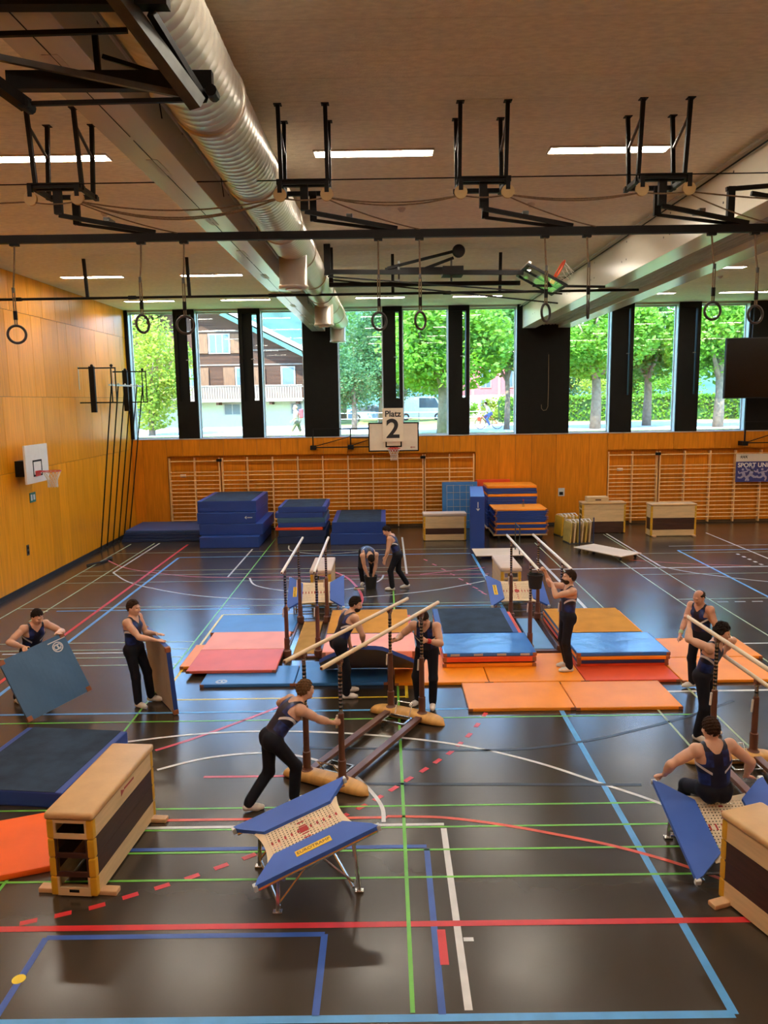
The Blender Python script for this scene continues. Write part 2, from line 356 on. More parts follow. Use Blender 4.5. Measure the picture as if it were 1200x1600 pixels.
# columns (x0, x1, narrow?)
COLS = [(-9.42, -9.28, 0), (-7.63, -6.86, 1), (-5.27, -4.48, 1), (-2.95, -1.69, 0), (-.04, .67, 1), (2.35, 3.11, 1), (4.84, 6.77, 0), (8.28, 9.08, 1), (10.70, 11.5, 1), (13.27, 15.1, 0), (16.6, 17.4, 1), (19.0, 21.0, 0)]
YG = YB + .30
for x0, x1, nar in COLS:
    if not nar:
        c = MB().span((x0, YB, ZS), (x1, YB + .42, ZC)).build('column', BLACK, wall_back)
    else:
        c = MB()
        c.span((x0, YB, ZS), (x1, YB + .42, 4.80)); c.span((x0, YB, 7.9), (x1, YB + .42, ZC))
        c.span((x0, YB, 4.8), (x0 + .13, YB + .42, 7.9)); c.span((x1 - .12, YB, 4.8), (x1, YB + .42, 7.9))
        c = c.build('column', BLACK, wall_back)
        wd = x1 - x0; fx = x1 - .12 - (.19 if x0 < -3 else .12 if x0 < 4 else .035)
        fl = MB().span((x0 + .12, YB + .12, 4.78), (fx, YB + .16, 7.92)).build('vent_flap', BLACK, c)
        MB().tube([(fx - .07, YB + .10, 6.3), (fx + .08, YB + .10, 6.3)], .012, 8).build('vent_latch', ALU, c)
        MB().span((x0 + .13, YG + .08, 4.82), (x1 - .12, YG + .09, 7.88)).build('pane', GLASS, c)
FRAME = mat('window_frame_anodised', (.52, .57, .55), .4, .1, var=.05)
wn = 0
for (a0, a1, _), (b0, b1, _) in zip(COLS[:-1], COLS[1:]):
    wn += 1
    f = MB(); t = .05
    f.span((a1, YB + .06, ZS), (a1 + .012, YG, 8.02)); f.span((b0 - .012, YB + .06, ZS), (b0, YG, 8.02))
    f.span((a1, YG, ZS), (a1 + t, YG + .06, 8.02)); f.span((b0 - t, YG, ZS), (b0, YG + .06, 8.02))
    f.span((a1 + t, YG, ZS), (b0 - t, YG + .06, ZS + t)); f.span((a1 + t, YG, 8.02 - t), (b0 - t, YG + .06, 8.02))
    wo_ = struct(f.build('window_%d' % wn, FRAME))
    MB().span((a1 + t, YG + .025, ZS + t), (b0 - t, YG + .037, 8.02 - t)).build('pane', GLASS, wo_)
# far walls that close the hall behind and to the right of the camera
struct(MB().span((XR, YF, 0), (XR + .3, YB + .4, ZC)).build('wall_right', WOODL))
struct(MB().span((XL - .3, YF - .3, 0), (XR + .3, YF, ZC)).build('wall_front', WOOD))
# ------------------------------------------------------------------ ceiling
CEIL = mat('wood_wool_board', (.86, .80, .64), .95, var=.09, scale=14, stretch=(.6, 1.4, 1), objvar=.025, bump=.4, bscale=60, spec=.1)
ceiling = struct(MB().span((XL - .3, YF - .3, ZC + .02), (XR + .3, YB + .5, ZC + .35)).build('ceiling', mat('ceiling_core', (.2, .16, .12), .9)))
bays = [(XL, -2.62), (-2.1, 5.05), (6.75, 14.0), (14.0, XR)]
LROW = [1.0, 6.0, 11.07, 16.0, 21.0, 26.0]          # y of the light rows
LX = [-7.69, -4.53, -.1, 3.10, 8.76, 11.87, 16.4, 19.5]
for bi, (a, b) in enumerate(bays):
    me = MB().box((0, 0, 0), (b - a - .008, .618, .03)).mesh('board', CEIL)
    y = YF
    while y < YB + .1:
        o = link('board', me, ceiling); o.location = ((a + b) / 2, y + .3125, ZC + .012); y += .625
# ------------------------------------------------------------------ beams, duct
BEAM = mat('beam_painted_timber', (.72, .69, .57), .24, var=.05, scale=1.2, stretch=(3, .4, 3), bump=.01, bscale=10, spec=.8)
bm1 = MB().span((-2.60, YF, 7.25), (-2.12, YB + .05, ZC + .02), .006).build('trim_3', BEAM); struct(bm1)
for y in np.arange(3.5, 28, 2.45):
    MB().span((-2.44, y, 7.246), (-2.32, y + .55, 7.252)).build('cover_plate', mat('plate_paint', (.52, .48, .39), .4, var=.05), bm1)
    for z in (7.6, 7.85): MB().lathe([(.018, 0), (.018, .006)], (-2.12, y + .3, z), 10, frame3(Vector((0, 0, 1)), Vector((0, 1, 0)), Vector((1, 0, 0)))).build('bolt', GREY, bm1)
for y in np.arange(1, 28, 3.4): MB().span((-2.375, y, 7.2455), (-2.369, y + 3.3, 7.251)).build('joint_strip', BLACK, bm1)
bm2 = struct(MB().span((5.03, YF, 7.25), (5.50, YB + .05, ZC + .02), .006).build('trim_4', BEAM))
bm3 = struct(MB().span((6.33, YF, 7.25), (6.80, YB + .05, ZC + .02), .006).build('trim_5', BEAM))
for y in np.arange(4.2, 28, 2.45):
    for dy, z in ((0, 7.55), (.3, 7.55), (0, 7.9)): MB().lathe([(.018, 0), (.018, .006)], (5.03, y + dy, z), 10, frame3(Vector((0, 0, 1)), Vector((0, 1, 0)), Vector((-1, 0, 0)))).build('bolt', GREY, bm2)
MB().tube([(4.98, 2, 7.98), (4.98, YB, 7.98)], .012, 6).build('cable', BLACK, bm2)
MB().tube([(4.93, 2, 8.03), (4.93, YB, 8.03)], .02, 6).build('conduit', mat('conduit_grey', (.4, .37, .3), .5), bm2)
# dividing curtain gathered up between the twin beams
cv = thing('divider_curtain', 'beige hall-dividing curtain folded up between the twin roof beams on the right', 'curtain', (5.915, 13, 7.5))
CURT = mat('curtain_vinyl', (.36, .32, .25), .5, var=.1, scale=3)
for i in range(7):
    x = -.36 + i * .12; h = .10 + .05 * ((i * 37) % 5) / 5
    MB().tube([(x, YF - 13 + .1, -.06 - h * .3), (x, YB - 13.05, -.06 - h * .3)], .055, 8).build('fold', CURT, cv)
MB().span((-.40, YF - 12.9, .05), (.40, YB - 13.05, .5)).build('headbox', CURT, cv)
DUCT = mat('spiral_duct_zinc', (.60, .56, .47), .34, .45, var=.05, scale=4)
dk = thing('ventilation_duct', 'large round pale spiral duct running along the left roof beam', 'duct', (-1.60, 13, 7.55))
R = .34; pr = []
y = YF; prof = []
while y < 27.9:
    prof += [(R, y), (R, y + .105), (R + .003, y + .115), (R + .003, y + .125)]; y += .13
prof += [(R, 27.95), (R * .8, 28.1), (.02, 28.15)]
RX = frame3(Vector((1, 0, 0)), Vector((0, 0, -1)), Vector((0, 1, 0)))
MB().lathe([(r, yy - 13) for r, yy in prof], (0, 0, 0), 28, RX).build('duct_tube', DUCT, dk, smooth=True)
for yy in (5.2, 7.6, 10.0, 12.6, 15.0, 17.6, 20.2, 22.8, 25.4):
    MB().lathe([(R + .004, -.03), (R + .02, -.02), (R + .02, .02), (R + .004, .03)], (0, yy - 13, 0), 28, RX).build('joint_collar', DUCT, dk, smooth=True)
st_ = MB().lathe([(.16, .1), (.16, -.36), (.175, -.37), (.175, -.40), (.14, -.41)], (-.02, 6.4 - 13, -.03), 24).build('branch_collar', DUCT, dk, smooth=True)
for yy in (14.2, 21.2):
    ol = MB().lathe([(.25, .0), (.25, -.62), (.27, -.64), (.27, -.68), (.20, -.69)], (0, yy - 13, -.12), 24).build('outlet', DUCT, dk, smooth=True)
    MB().lathe([(.15, -.67), (.15, -.70), (.14, -.71)], (0, yy - 13, -.12), 20).build('diffuser', WHITE, ol)
MB().lathe([(.27, 0), (.27, -.75), (.29, -.76), (.29, -.8), (.25, -.81)], (-.02, 27.75 - 13, .05), 24).build('end_outlet', DUCT, dk, smooth=True)
for yy in np.arange(4.5, 28, 2.6):
    MB().tube([(-.3, yy - 13, -.35), (-.34, yy - 13, .0), (-.2, yy - 13, .56)], .006, 5).build('hanger', STEEL, dk)
for dx, dz in ((-.42, -.05), (-.38, .2)): MB().tube([(dx, YF - 12.9, dz), (dx, YB - 13.1, dz)], .018, 6).build('conduit', MATS['conduit_grey'], dk)
# ------------------------------------------------------------------ strip lights
HOUS = mat('light_housing', (.62, .56, .48), .5, var=.04)
TUBE = mat('lit_tube', (.9, .9, .85), .5, var=.01, emit=((1.0, .90, .76), LAMP))
hm = MB().span((-.82, -.14, 0), (.82, .14, .03)); hm.span((-.82, -.14, -.025), (.82, -.125, 0)); hm.span((-.82, .125, -.025), (.82, .14, 0)); hm.span((-.82, -.125, -.025), (-.805, .125, 0)); hm.span((.805, -.125, -.025), (.82, .125, 0)); hm.span((-.8, -.01, -.02), (.8, .01, 0))
hme = hm.mesh('housing', HOUS); tme = MB().span((-.79, .025, -.018), (.79, .11, -.004)).mesh('tube', TUBE)
tme2 = MB().span((-.79, -.11, -.018), (.79, -.025, -.004)).mesh('tube', TUBE)
rown = {1.0: 'row behind the camera', 6.0: 'row above the near beam end', 11.07: 'row nearest the camera in view', 16.0: 'second row in view', 21.0: 'third row in view', 26.0: 'row closest to the windows'}
coln = ['first from the left wall', 'second from the left wall', 'just right of the round duct', 'just left of the twin beams', 'just right of the twin beams', 'second right of the twin beams', 'third right of the twin beams', 'at the right wall']
for yi in LROW:
    for xi, cn in zip(LX, coln):
        t_ = thing('ceiling_light', 'lit twin-tube strip light, %s, %s' % (rown[yi], cn), 'light', (xi, yi, ZC - .004), 0, 'recessed ceiling strip lights')
        link('housing', hme, t_); link('tube', tme, t_); link('tube', tme2, t_)
# smoke detectors
for i, (x, y, wh) in enumerate(((-4.9, 14.2, 'left of the duct near the second light row'), (.35, 14.2, 'between the two middle swing brackets'), (2.6, 14.0, 'left of the rightmost swing bracket'), (-5.6, 22.6, 'in front of the left windows'), (9.6, 22.6, 'right of the twin beams'))):
    d = thing('smoke_detector', 'small round cream smoke detector ' + wh, 'detector', (x, y, ZC - .003), 0, 'ceiling detectors')
    MB().lathe([(.07, 0), (.07, -.02), (.06, -.03)], n=16).build('base', HOUS, d); MB().lathe([(.045, -.03), (.05, -.05), (.03, -.065)], n=16).build('head', HOUS, d)
# ------------------------------------------------------------------ ring-swing brackets, rails and rings
WHEEL = mat('pulley_cream', (.55, .40, .17), .5, var=.1); ROPE = mat('hemp_rope', (.20, .145, .085), .9, var=.25, scale=60)
BRX = [(-3.77, 'far left of the duct'), (-.90, 'just right of the duct'), (1.18, 'third from the left'), (3.26, 'rightmost of the four')]
for k, (bx, wh) in enumerate(BRX):
    t_ = thing('swing_bracket', 'black steel ring-swing bracket under the ceiling, ' + wh, 'bracket', (bx, 9.6, ZC), 0, 'ring-swing brackets')
    for sx in (-.27, .27):
        for sy, tilt in ((-.28, .0), (.28, .0)):
            p = MB().bar((sx, sy, 0), (sx, sy * .62, -.83), .045, .045).build('post', STEEL, t_)
            MB().span((sx - .045, sy - .045, -.012), (sx + .045, sy + .045, 0)).build('foot_plate', STEEL, p)
        MB().bar((sx, -.25, -.18), (sx, .22, -.40), .03, .02).build('brace', GREY, t_)
    fr = MB(); z = -.85
    for y in (-.2, .2): fr.span((-.31, y - .025, z - .03), (.31, y + .025, z + .02))
    for x in (-.27, .27): fr.span((x - .025, -.3, z - .03), (x + .025, .3, z + .02))
    fr.span((-.31, -.32, z - .03), (.31, -.29, z + .03)); fr.build('base_frame', STEEL, t_)
    MB().span((-.045, -.26, z - .30), (.045, -.20, z + .0)).build('hinge_arm', STEEL, t_); MB().span((.03, .1, z - .34), (.11, .16, z)).build('hinge_arm', STEEL, t_)
    for sx in (-.27, .27):
        b_ = MB().span((sx - .025, -.36, z - .13), (sx + .025, -.30, z)).build('pulley_fork', STEEL, t_)
        MB().lathe([(.065, -.018), (.075, -.018), (.06, 0), (.075, .018), (.065, .018)], (sx, -.335, z - .15), 18, RX).build('pulley', WHEEL, b_)
    a0 = Vector((.0, -.23, z - .31)); a1 = Vector((1.08, -.10, -1.34))
    MB().bar(a0, a1, .035, .05).build('swing_arm', STEEL, t_)
    MB().bar(Vector((.07, .13, z - .33)), Vector((1.08, -.05, -1.36)), .03, .035).build('swing_arm', STEEL, t_)
    MB().span((.48, -.14, -1.21), (.55, .08, -1.17)).build('arm_spacer', GREY, t_)
rail = thing('swing_rail', 'long black steel rail carrying the rings across the near part of the hall', 'rail', (0, 9.5, 6.70))
MB().span((XL + .05, -.035, -.045), (12, .035, .045)).build('rail_bar', STEEL, rail)
RINGS = [(-4.38, 5.59, 15), (-2.87, 5.69, 62), (-2.36, 5.67, 10), (-.05, 5.68, 35), (.44, 5.68, 50), (1.93, 5.75, 50), (2.43, 5.78, 72), (3.91, 5.74, 8), (4.42, 5.69, 15), (-4.9, 5.62, 40)]
ordn = ['leftmost hanging ring', 'second ring from the left, nearly edge-on', 'third ring from the left, facing the camera', 'ring in front of the middle dark column', 'fifth ring from the left, half turned', 'ring right of the folded ceiling hoop', 'ring seen almost edge-on under the twin beams', 'ring at far right seen face-on', 'rightmost ring beside the black screen', 'ring out of frame by left wall']
RINGM = mat('ring_wood_grey', (.035, .032, .03), .45, var=.2, scale=20)
for (x, z, a), nm in zip(RINGS[:9], ordn):
    t_ = thing('gymnastic_ring', 'dark grey gymnastics ring on a rope: ' + nm, 'ring', (x, 9.38, z), 0, 'gymnastic rings')
    th = math.radians(a); M3 = frame3(Vector((math.cos(th), math.sin(th), 0)), Vector((0, 0, 1)), Vector((math.sin(th), -math.cos(th), 0)))
    MB().torus((0, 0, 0), .101, .0155, 30, 10, M3).build('hoop', RINGM, t_, smooth=True)
    top = 6.655 - z
    MB().tube([(0, 0, .52), (0, .06, top * .7), (0, .12, top)], .011, 6).build('rope', ROPE, t_)
    for s in (-1, 1): MB().bar((s * .012, 0, .10), (s * .012, 0, .50), .014, .006).build('strap', ROPE, t_)
    MB().span((-.02, -.012, .17), (.02, .012, .27)).build('buckle', STEEL, t_); MB().span((-.014, -.014, .48), (.014, .014, .54)).build('shackle', GREY, t_)
    MB().span((-.05, .09, top - .03), (.05, .15, top + .0)).build('rail_clamp', STEEL, t_)
# slack ropes looping between the pulleys
def sag(a, b, d, n=14):
    a = Vector(a); b = Vector(b)
    return [a.lerp(b, i / n) - Vector((0, 0, d * 4 * (i / n) * (1 - i / n))) for i in range(n + 1)]
rp_ = thing('control_ropes', 'slack brown ropes looping between the ceiling pulleys', 'rope', (0, 9.27, 7.1))
PX = []
for bx, _ in BRX: PX += [bx - .27, bx + .27]
for a, b, d in ((-9.3, PX[0], .05), (PX[1], PX[2], .12), (PX[1], PX[2], .22), (PX[1], PX[2], .20), (PX[3], PX[4], .10), (PX[3], PX[4], .07), (PX[5], PX[6], .08), (PX[5], PX[6], .06), (PX[7], 8.2, .15), (PX[0], PX[1], .03), (PX[2], PX[3], .03), (PX[4], PX[5], .03), (PX[6], PX[7], .02)):
    MB().tube(sag((a, 0, -.03), (b, .0, -.03), d), .009, 5).build('rope_run', ROPE, rp_)
for bx, _ in BRX: MB().tube(sag((bx + .27, 0, -.05), (bx + 1.35, .2, -.36), .03), .008, 5).build('rope_run', ROPE, rp_)
MB().tube([(-9.3, .0, .16), (12, .0, .16)], .007, 5).build('rope_run', STEEL, rp_)
r2 = thing('hanger_rail', 'thin black rail hung from posts in front of the far windows', 'rail', (0, 18.6, 7.22))
MB().tube([(XL, 0, 0), (6, 0, 0)], .03, 8).build('rail_bar', STEEL, r2)
for x in (-6.95, -4.55, .23, 2.74): MB().bar((x, 0, 0), (x, -.1, .88), .07, .05).build('post', STEEL, r2)
for x in (-8.6, -5.9, -2.6, 1.5): MB().span((x - .09, -.035, -.04), (x + .09, .035, .04)).build('clamp', STEEL, r2)
# ------------------------------------------------------------------ hoops
NETM = mat('net_cord', (.72, .66, .58), .8, var=.1); RIM = mat('rim_red', (.55, .04, .035), .4, var=.1); BOARD = mat('backboard_cream', (.80, .70, .56), .4, var=.03)
def rim_and_net(parent, c, out, rr=.225, netlen=.42, flip=1, rm=None):
    """rim centred at c (local), bracket back along -out; net hangs by flip*z"""
    c = Vector(c); out = Vector(out).normalized(); rim = MB().torus(c, rr, .011, 28, 8)
    for s in (-1, 1):
        side = Vector((-out.y, out.x, 0)) * (s * .10)
        rim.bar(c - out * (rr) + side * .6, c - out * (rr + .15) + side, .02, .03)
    rim.box(c - out * (rr + .14) + Vector((0, 0, -.05)), (.26 * abs(out.y) + .03, .26 * abs(out.x) + .03, .14)); r_ = rim.build('rim', rm or RIM, parent, smooth=False)
    n = 12; net = MB(); lv = 5
    rad = [rr, rr * .82, rr * .66, rr * .55, rr * .52, rr * .56]
    for i in range(n):
        for s in (1, -1):
            pts = []
            for k in range(lv + 1):
                a = 2 * PI * (i + s * k * .5) / n; pts.append(c + Vector((rad[k] * math.cos(a), rad[k] * math.sin(a), -flip * netlen * k / lv)))
            net.tube(pts, .006, 4, caps=False)
    net.build('net', NETM, r_)
    return r_
def board_mesh(w, h, t, par, m=BOARD, edge=True):
    """board in local XZ plane, front towards -Y, bottom centre at origin"""
    b = MB().span((-w / 2, 0, 0), (w / 2, t, h)).build('backboard', m, par)
    if edge:
        e = MB()
        for a, c in (((-w / 2 - .004, -.004, -.004), (w / 2 + .004, t, .04)), ((-w / 2 - .004, -.004, h - .04), (w / 2 + .004, t, h + .004)), ((-w / 2 - .004, -.004, .04), (-w / 2 + .04, t, h - .04)), ((w / 2 - .04, -.004, .04), (w / 2 + .004, t, h - .04))): e.span(a, c)
        e.build('edge_band', BLACK, b)
    q = MB(); iw, ih, z0, lw = .295, .45, .15, .05
    if h < 1.02: iw, ih, z0, lw = .26, .42, .16, .045
    for a, c in (((-iw, z0), (iw, z0 + lw)), ((-iw, z0 + ih - lw), (iw, z0 + ih)), ((-iw, z0 + lw), (-iw + lw, z0 + ih - lw)), ((iw - lw, z0 + lw), (iw, z0 + ih - lw))): q.span((a[0], -.003, a[1]), (c[0], 0, c[1]))
    q.build('target_square', BLACK, b)
    return b
# wall hoop with the court sign
h1 = thing('basketball_hoop', 'white basketball hoop on the back wall behind the court sign', 'basketball hoop', (.30, 27.6, 0))
b_ = board_mesh(1.80, 1.03, .03, h1); b_.location = (0, 0, 2.92)
rim_and_net(h1, (0, -.38, 3.05), (0, -1, 0))
_o = MB().prism([(-.09, 0), (-.03, .04), (-.03, -.04)], -.003, 0, (0, 2, 1)).span((-.02, -.003, -.012), (.09, 0, .012)).build('maker_mark', mat('mark_red', (.4, .06, .05), .5), b_); _o.location = (.68, -.001, .14)
fr = MB()
for z in (3.06, 3.73): fr.bar((-2.95, .62, z), (-.2, .62, z), .04, .04)
for x in (-2.95, -1.57, -.2): fr.bar((x, .62, 3.06), (x, .62, 3.73), .045, .045)
fr.bar((-2.95, .62, 3.08), (-1.57, .62, 3.45), .02, .03); fr.bar((-1.57, .62, 3.1), (-.5, .62, 3.45), .02, .03)
fr.build('swing_frame', STEEL, h1)
for x in (-2.95, -1.57): MB().span((x - .10, .52, 2.98), (x + .10, .88, 3.13)).build('wall_mount', STEEL, h1)
MB().bar((-1.57, .62, 3.4), (.0, .04, 3.4), .04, .04).build('stay', STEEL, h1); MB().bar((.4, .04, 3.4), (.7, .88, 3.4), .04, .04).build('stay', STEEL, h1)
sg = thing('court_sign', 'cream court sign reading Platz 2 hung over the backboard', 'sign', (.28, 27.555, 3.27))
MB().span((-.37, -.02, 0), (.37, .02, 1.19), .004).build('sign_board', mat('sign_cream', (.84, .74, .58), .5, var=.02), sg)
INK = mat('print_black', (.012, .012, .014), .5, var=.1)
_o = link('lettering', text_mesh('Platz', .30, 'lettering', INK), sg); _o.rotation_euler = (PI / 2, 0, 0); _o.location = (0, -.023, .98)
_o = link('lettering', text_mesh('2', .94, 'lettering', INK, True), sg); _o.rotation_euler = (PI / 2, 0, 0); _o.location = (0, -.023, .43); _o.scale = (1.05, 1, 1)
# second wall hoop frame at the right edge of view
h4 = thing('hoop_swing_frame', 'black steel hoop frame on the back wall below the screen', 'hoop frame', (15.0, 28.2, 0))
fr = MB()
for z in (3.0, 3.76): fr.bar((-1.85, 0, z), (1.4, 0, z), .04, .04)
for x in (-1.85, -.5, 1.0): fr.bar((x, 0, 3.0), (x, 0, 3.76), .045, .045)
fr.bar((-1.75, 0, 3.03), (-.5, 0, 3.42), .02, .03); fr.build('swing_frame', STEEL, h4)
for x in (-1.85, -.5): MB().span((x - .1, -.08, 2.9), (x + .1, .30, 3.06)).build('wall_mount', STEEL, h4)
# hoop on the left wall
h2 = thing('basketball_hoop', 'small white training hoop on the golden left wall', 'basketball hoop', (XL, 19.77, 0), PI / 2)
b_ = board_mesh(1.28, .97, .05, h2, WHITE, False); b_.location = (0, -.42, 2.78)
MB().span((-.35, -.38, 2.95), (.35, 0, 3.35)).build('wall_mount', STEEL, h2)
rim_and_net(h2, (0, -.78, 3.06), (0, -1, 0))
# folded ceiling hoop
h3 = thing('ceiling_hoop', 'glass backboard hoop folded up against the ceiling on long black arms', 'basketball hoop', (0, 17.3, 0))
MB().span((-1.27, -.1, 7.45), (-1.13, .0, ZC)).build('ceiling_post', STEEL, h3); MB().span((-1.2, .3, 7.35), (-1.1, .4, ZC)).build('ceiling_post', STEEL, h3)
for y, z0, z1 in ((-.05, 7.52, 7.44), (.35, 7.30, 7.28)): MB().bar((-1.2, y, z0), (3.05, y, z1), .09, .09).build('long_arm', STEEL, h3)
for y in (-.05, .35): MB().bar((-1.2, y, 7.42), (3.9, y, 6.98 - .15 * (y > 0)), .03, .03).build('stay_rod', STEEL, h3)
MB().bar((.1, .1, 7.6), (1.62, .1, 7.95), .05, .06).build('lift_arm', STEEL, h3); MB().bar((.75, .1, 7.52), (1.55, .1, 7.80), .05, .06).build('lift_arm', STEEL, h3)
MB().bar((.05, .15, 7.58), (1.45, .15, 7.58), .07, .07).build('cross_tube', STEEL, h3)
MB().lathe([(.12, -.06), (.14, -.03), (.14, .03), (.12, .06)], (1.66, .1, 7.94), 18, RX).build('winch_drum', RUBBER, h3)
for x in (1.5, .35): MB().bar((x, .1, 7.3), (x, .1, 7.75), .04, .05).build('upright', GREY, h3)
MB().span((1.3, -.1, 7.42), (1.75, .4, 7.6)).build('gear_box', STEEL, h3)
MB().bar((3.3, .2, 7.2), (4.9, .2, 7.15), .05, .05).build('long_arm', STEEL, h3)
bp = bpy.data.objects.new('board_pivot', None)
e = MB(); W, H = 1.5, .95
for a, c in (((-W / 2, 0, 0), (W / 2, .05, .06)), ((-W / 2, 0, H - .06), (W / 2, .05, H)), ((-W / 2, 0, .06), (-W / 2 + .06, .05, H - .06)), ((W / 2 - .06, 0, .06), (W / 2, .05, H - .06)), ((-.06, .02, .06), (.0, .06, H - .06))): e.span(a, c)
A3 = frame3(Vector((.0, 1, 0)), Vector((.48, 0, .88)).normalized(), Vector((.88, 0, -.48)).normalized())
bfr = e.build('board_frame', STEEL, h3); bfr.matrix_local = Matrix.Translation((3.05, .2, 7.52)) @ A3.to_4x4()
MB().span((-W / 2 + .06, .015, .06), (W / 2 - .06, .027, H - .06)).build('backboard', glass_mat('backboard_glass', (.86, .90, .84), .16), bfr)
MB().span((-W / 2, .05, -.01), (W / 2, .09, .05)).build('board_padding', WHITE, bfr)
rg = MB().torus((0, .40, H - .22), .225, .02, 26, 8, frame3(Vector((1, 0, 0)), Vector((0, 1, 0)), Vector((0, 0, 1)))); rg.span((-.06, .05, H - .28), (.06, .18, H - .18))
RIMO = mat('rim_orange', (.85, .10, .03), .4, var=.08); rgo = rg.build('rim', RIMO, bfr)
nt_ = MB()
for i in range(10):
    a = 2 * PI * i / 10; b2 = 2 * PI * (i + 1.5) / 10
    nt_.tube([(.22 * math.cos(a), .40 + .22 * math.sin(a), H - .22), (.16 * math.cos((a + b2) / 2), .40 + .16 * math.sin((a + b2) / 2), H - .07), (.12 * math.cos(b2), .40 + .12 * math.sin(b2), H + .08)], .006, 4)
nt_.build('net', NETM, rgo)
bpy.data.objects.remove(bp)
# near folded frame in the top left corner
tl = thing('folding_hoop_frame', 'heavy black and grey folding steel frame close to the camera at top left', 'frame', (-1.9, 5.5, 6.9))
def tl_bar(nm, a, b, wx, wy, m=STEEL):
    o = Vector((-1.9, 5.5, 6.9)); MB().bar(Vector(a) - o, Vector(b) - o, wx, wy).build(nm, m, tl)
TL_LIST = [('main_beam', (-3.6, 5.15, 7.27), (-1.30, 5.15, 7.24), .10, .14, 0), ('cross_beam', (-2.58, 5.7, 6.975), (-1.16, 5.7, 6.955), .07, .12, 0), ('thin_rod', (-3.2, 5.5, 7.18), (-1.67, 5.5, 7.20), .03, .03, 0), ('thin_rod', (-2.43, 5.6, 6.79), (-1.33, 5.6, 6.80), .028, .028, 0),
           ('folding_arm', (-1.62, 5.0, 7.24), (-1.25, 5.6, 6.77), .10, .09, 1), ('folding_arm', (-1.42, 5.18, 7.16), (-1.22, 5.7, 6.83), .045, .05, 0), ('diagonal_stay', (-2.75, 5.5, 7.09), (-1.36, 5.62, 6.84), .035, .04, 1), ('folding_arm', (-2.75, 5.1, 7.0), (-2.42, 5.6, 6.78), .09, .07, 0), ('thin_rod', (-2.01, 6.0, 7.25), (-1.6, 5.9, 7.09), .028, .03, 0), ('stay_plate', (-2.06, 6.0, 7.40), (-2.05, 6.0, 7.08), .04, .03, 0)]
for nm, a, b, wx, wy, g_ in TL_LIST: tl_bar(nm, a, b, wx, wy, GREY if g_ else STEEL)
for x, y, z in ((-1.16, 5.68, 6.87), (-1.47, 5.25, 7.29), (-2.42, 5.6, 6.78)): MB().lathe([(.04, -.06), (.04, .06)], (x + 1.9, y - 5.5, z - 6.9), 10, RX).build('pivot', STEEL, tl)
# ring beam arm at right edge
ra = thing('swing_arm_pair', 'black folding swing arm at the right edge below the twin beams', 'bracket', (4.1, 9.6, 6.95))
MB().bar((0, 0, .22), (1.6, .1, .34), .04, .05).build('arm', STEEL, ra); MB().bar((.3, 0, .17), (1.7, .1, -.05), .04, .05).build('arm', STEEL, ra); MB().span((.02, -.03, -.25), (.10, .03, .25)).build('upright', STEEL, ra)
# flat screen hung at right
tv = thing('display_screen', 'black flat display screen hanging in front of the right dark column', 'screen', (13.3, 27.4, 4.62), math.radians(-4))
MB().span((-1.3, 0, 0), (1.9, .14, 2.1), .01).build('casing', RUBBER, tv)
MB().span((-1.27, -.004, .03), (1.87, .0, 2.07)).build('panel_glass', mat('screen_black_gloss', (.004, .004, .004), .18, var=.1, spec=.25), tv)
for x in (-.4, 1.2): MB().tube([(x, .1, 2.1), (x + .2, .5, 3.44)], .02, 6).build('hanger', STEEL, tv)
pcd = thing('pull_cord', 'thin white pull cord looped on the wide right dark column', 'cord', (5.85, YB - .02, 4.3))
MB().tube([(-.10, 0, .2), (-.09, 0, .05), (-.02, 0, -.02), (.08, 0, .0), (.14, 0, .12), (.15, 0, .9), (.14, 0, 2.0)], .012, 5).build('cord_loop', ROPE, pcd)
MB().span((.11, -.01, 2.0), (.17, .02, 2.08)).build('cord_guide', STEEL, pcd)
# ------------------------------------------------------------------ mats
def vinyl(name, c, rough=.42, bump=.22): return mat(name, c, rough, var=.07, scale=2.0, bump=bump, bscale=5.0, objvar=.04, spec=.45)
MBLUE = vinyl('mat_vinyl_blue', (.045, .20, .52), .40); MDBL = vinyl('mat_vinyl_royal', (.018, .060, .30), .45); MNAVY = vinyl('mat_vinyl_navy', (.012, .030, .105), .5)
MORG = vinyl('mat_vinyl_orange', (.96, .30, .012), .45, .08); MRED = vinyl('mat_vinyl_redorange', (.74, .075, .018), .5, .1); MSAL = vinyl('mat_vinyl_salmon', (.92, .33, .20), .5, .1); MCOR = vinyl('mat_vinyl_coral', (.74, .13, .075), .5, .1)
MMUS = mat('mat_felt_mustard', (.58, .27, .045), .9, var=.10, scale=3, bump=.2, bscale=60, spec=.15); MDARK = mat('mat_felt_slate', (.026, .045, .075), .85, var=.3, scale=3, bump=.2, bscale=60, spec=.2)
MTAN = mat('mat_carpet_tan', (.46, .27, .085), .95, var=.12, scale=4, bump=.3, bscale=70, spec=.1); MGRY = vinyl('mat_underside_grey', (.20, .155, .115), .6, .25); MSHIN = mat('mat_vinyl_shiny_blue', (.03, .17, .56), .24, var=.10, scale=1.6, bump=.55, bscale=3.2, spec=.6); MLBL = vinyl('mat_vinyl_pale_blue', (.16, .36, .66), .45, .08); MSTEEL = vinyl('mat_vinyl_steel_blue', (.045, .13, .26), .42, .3)
CORN = mat('corner_leather_brown', (.30, .095, .035), .6, var=.15); HAND = mat('handle_webbing', (.45, .42, .38), .8)
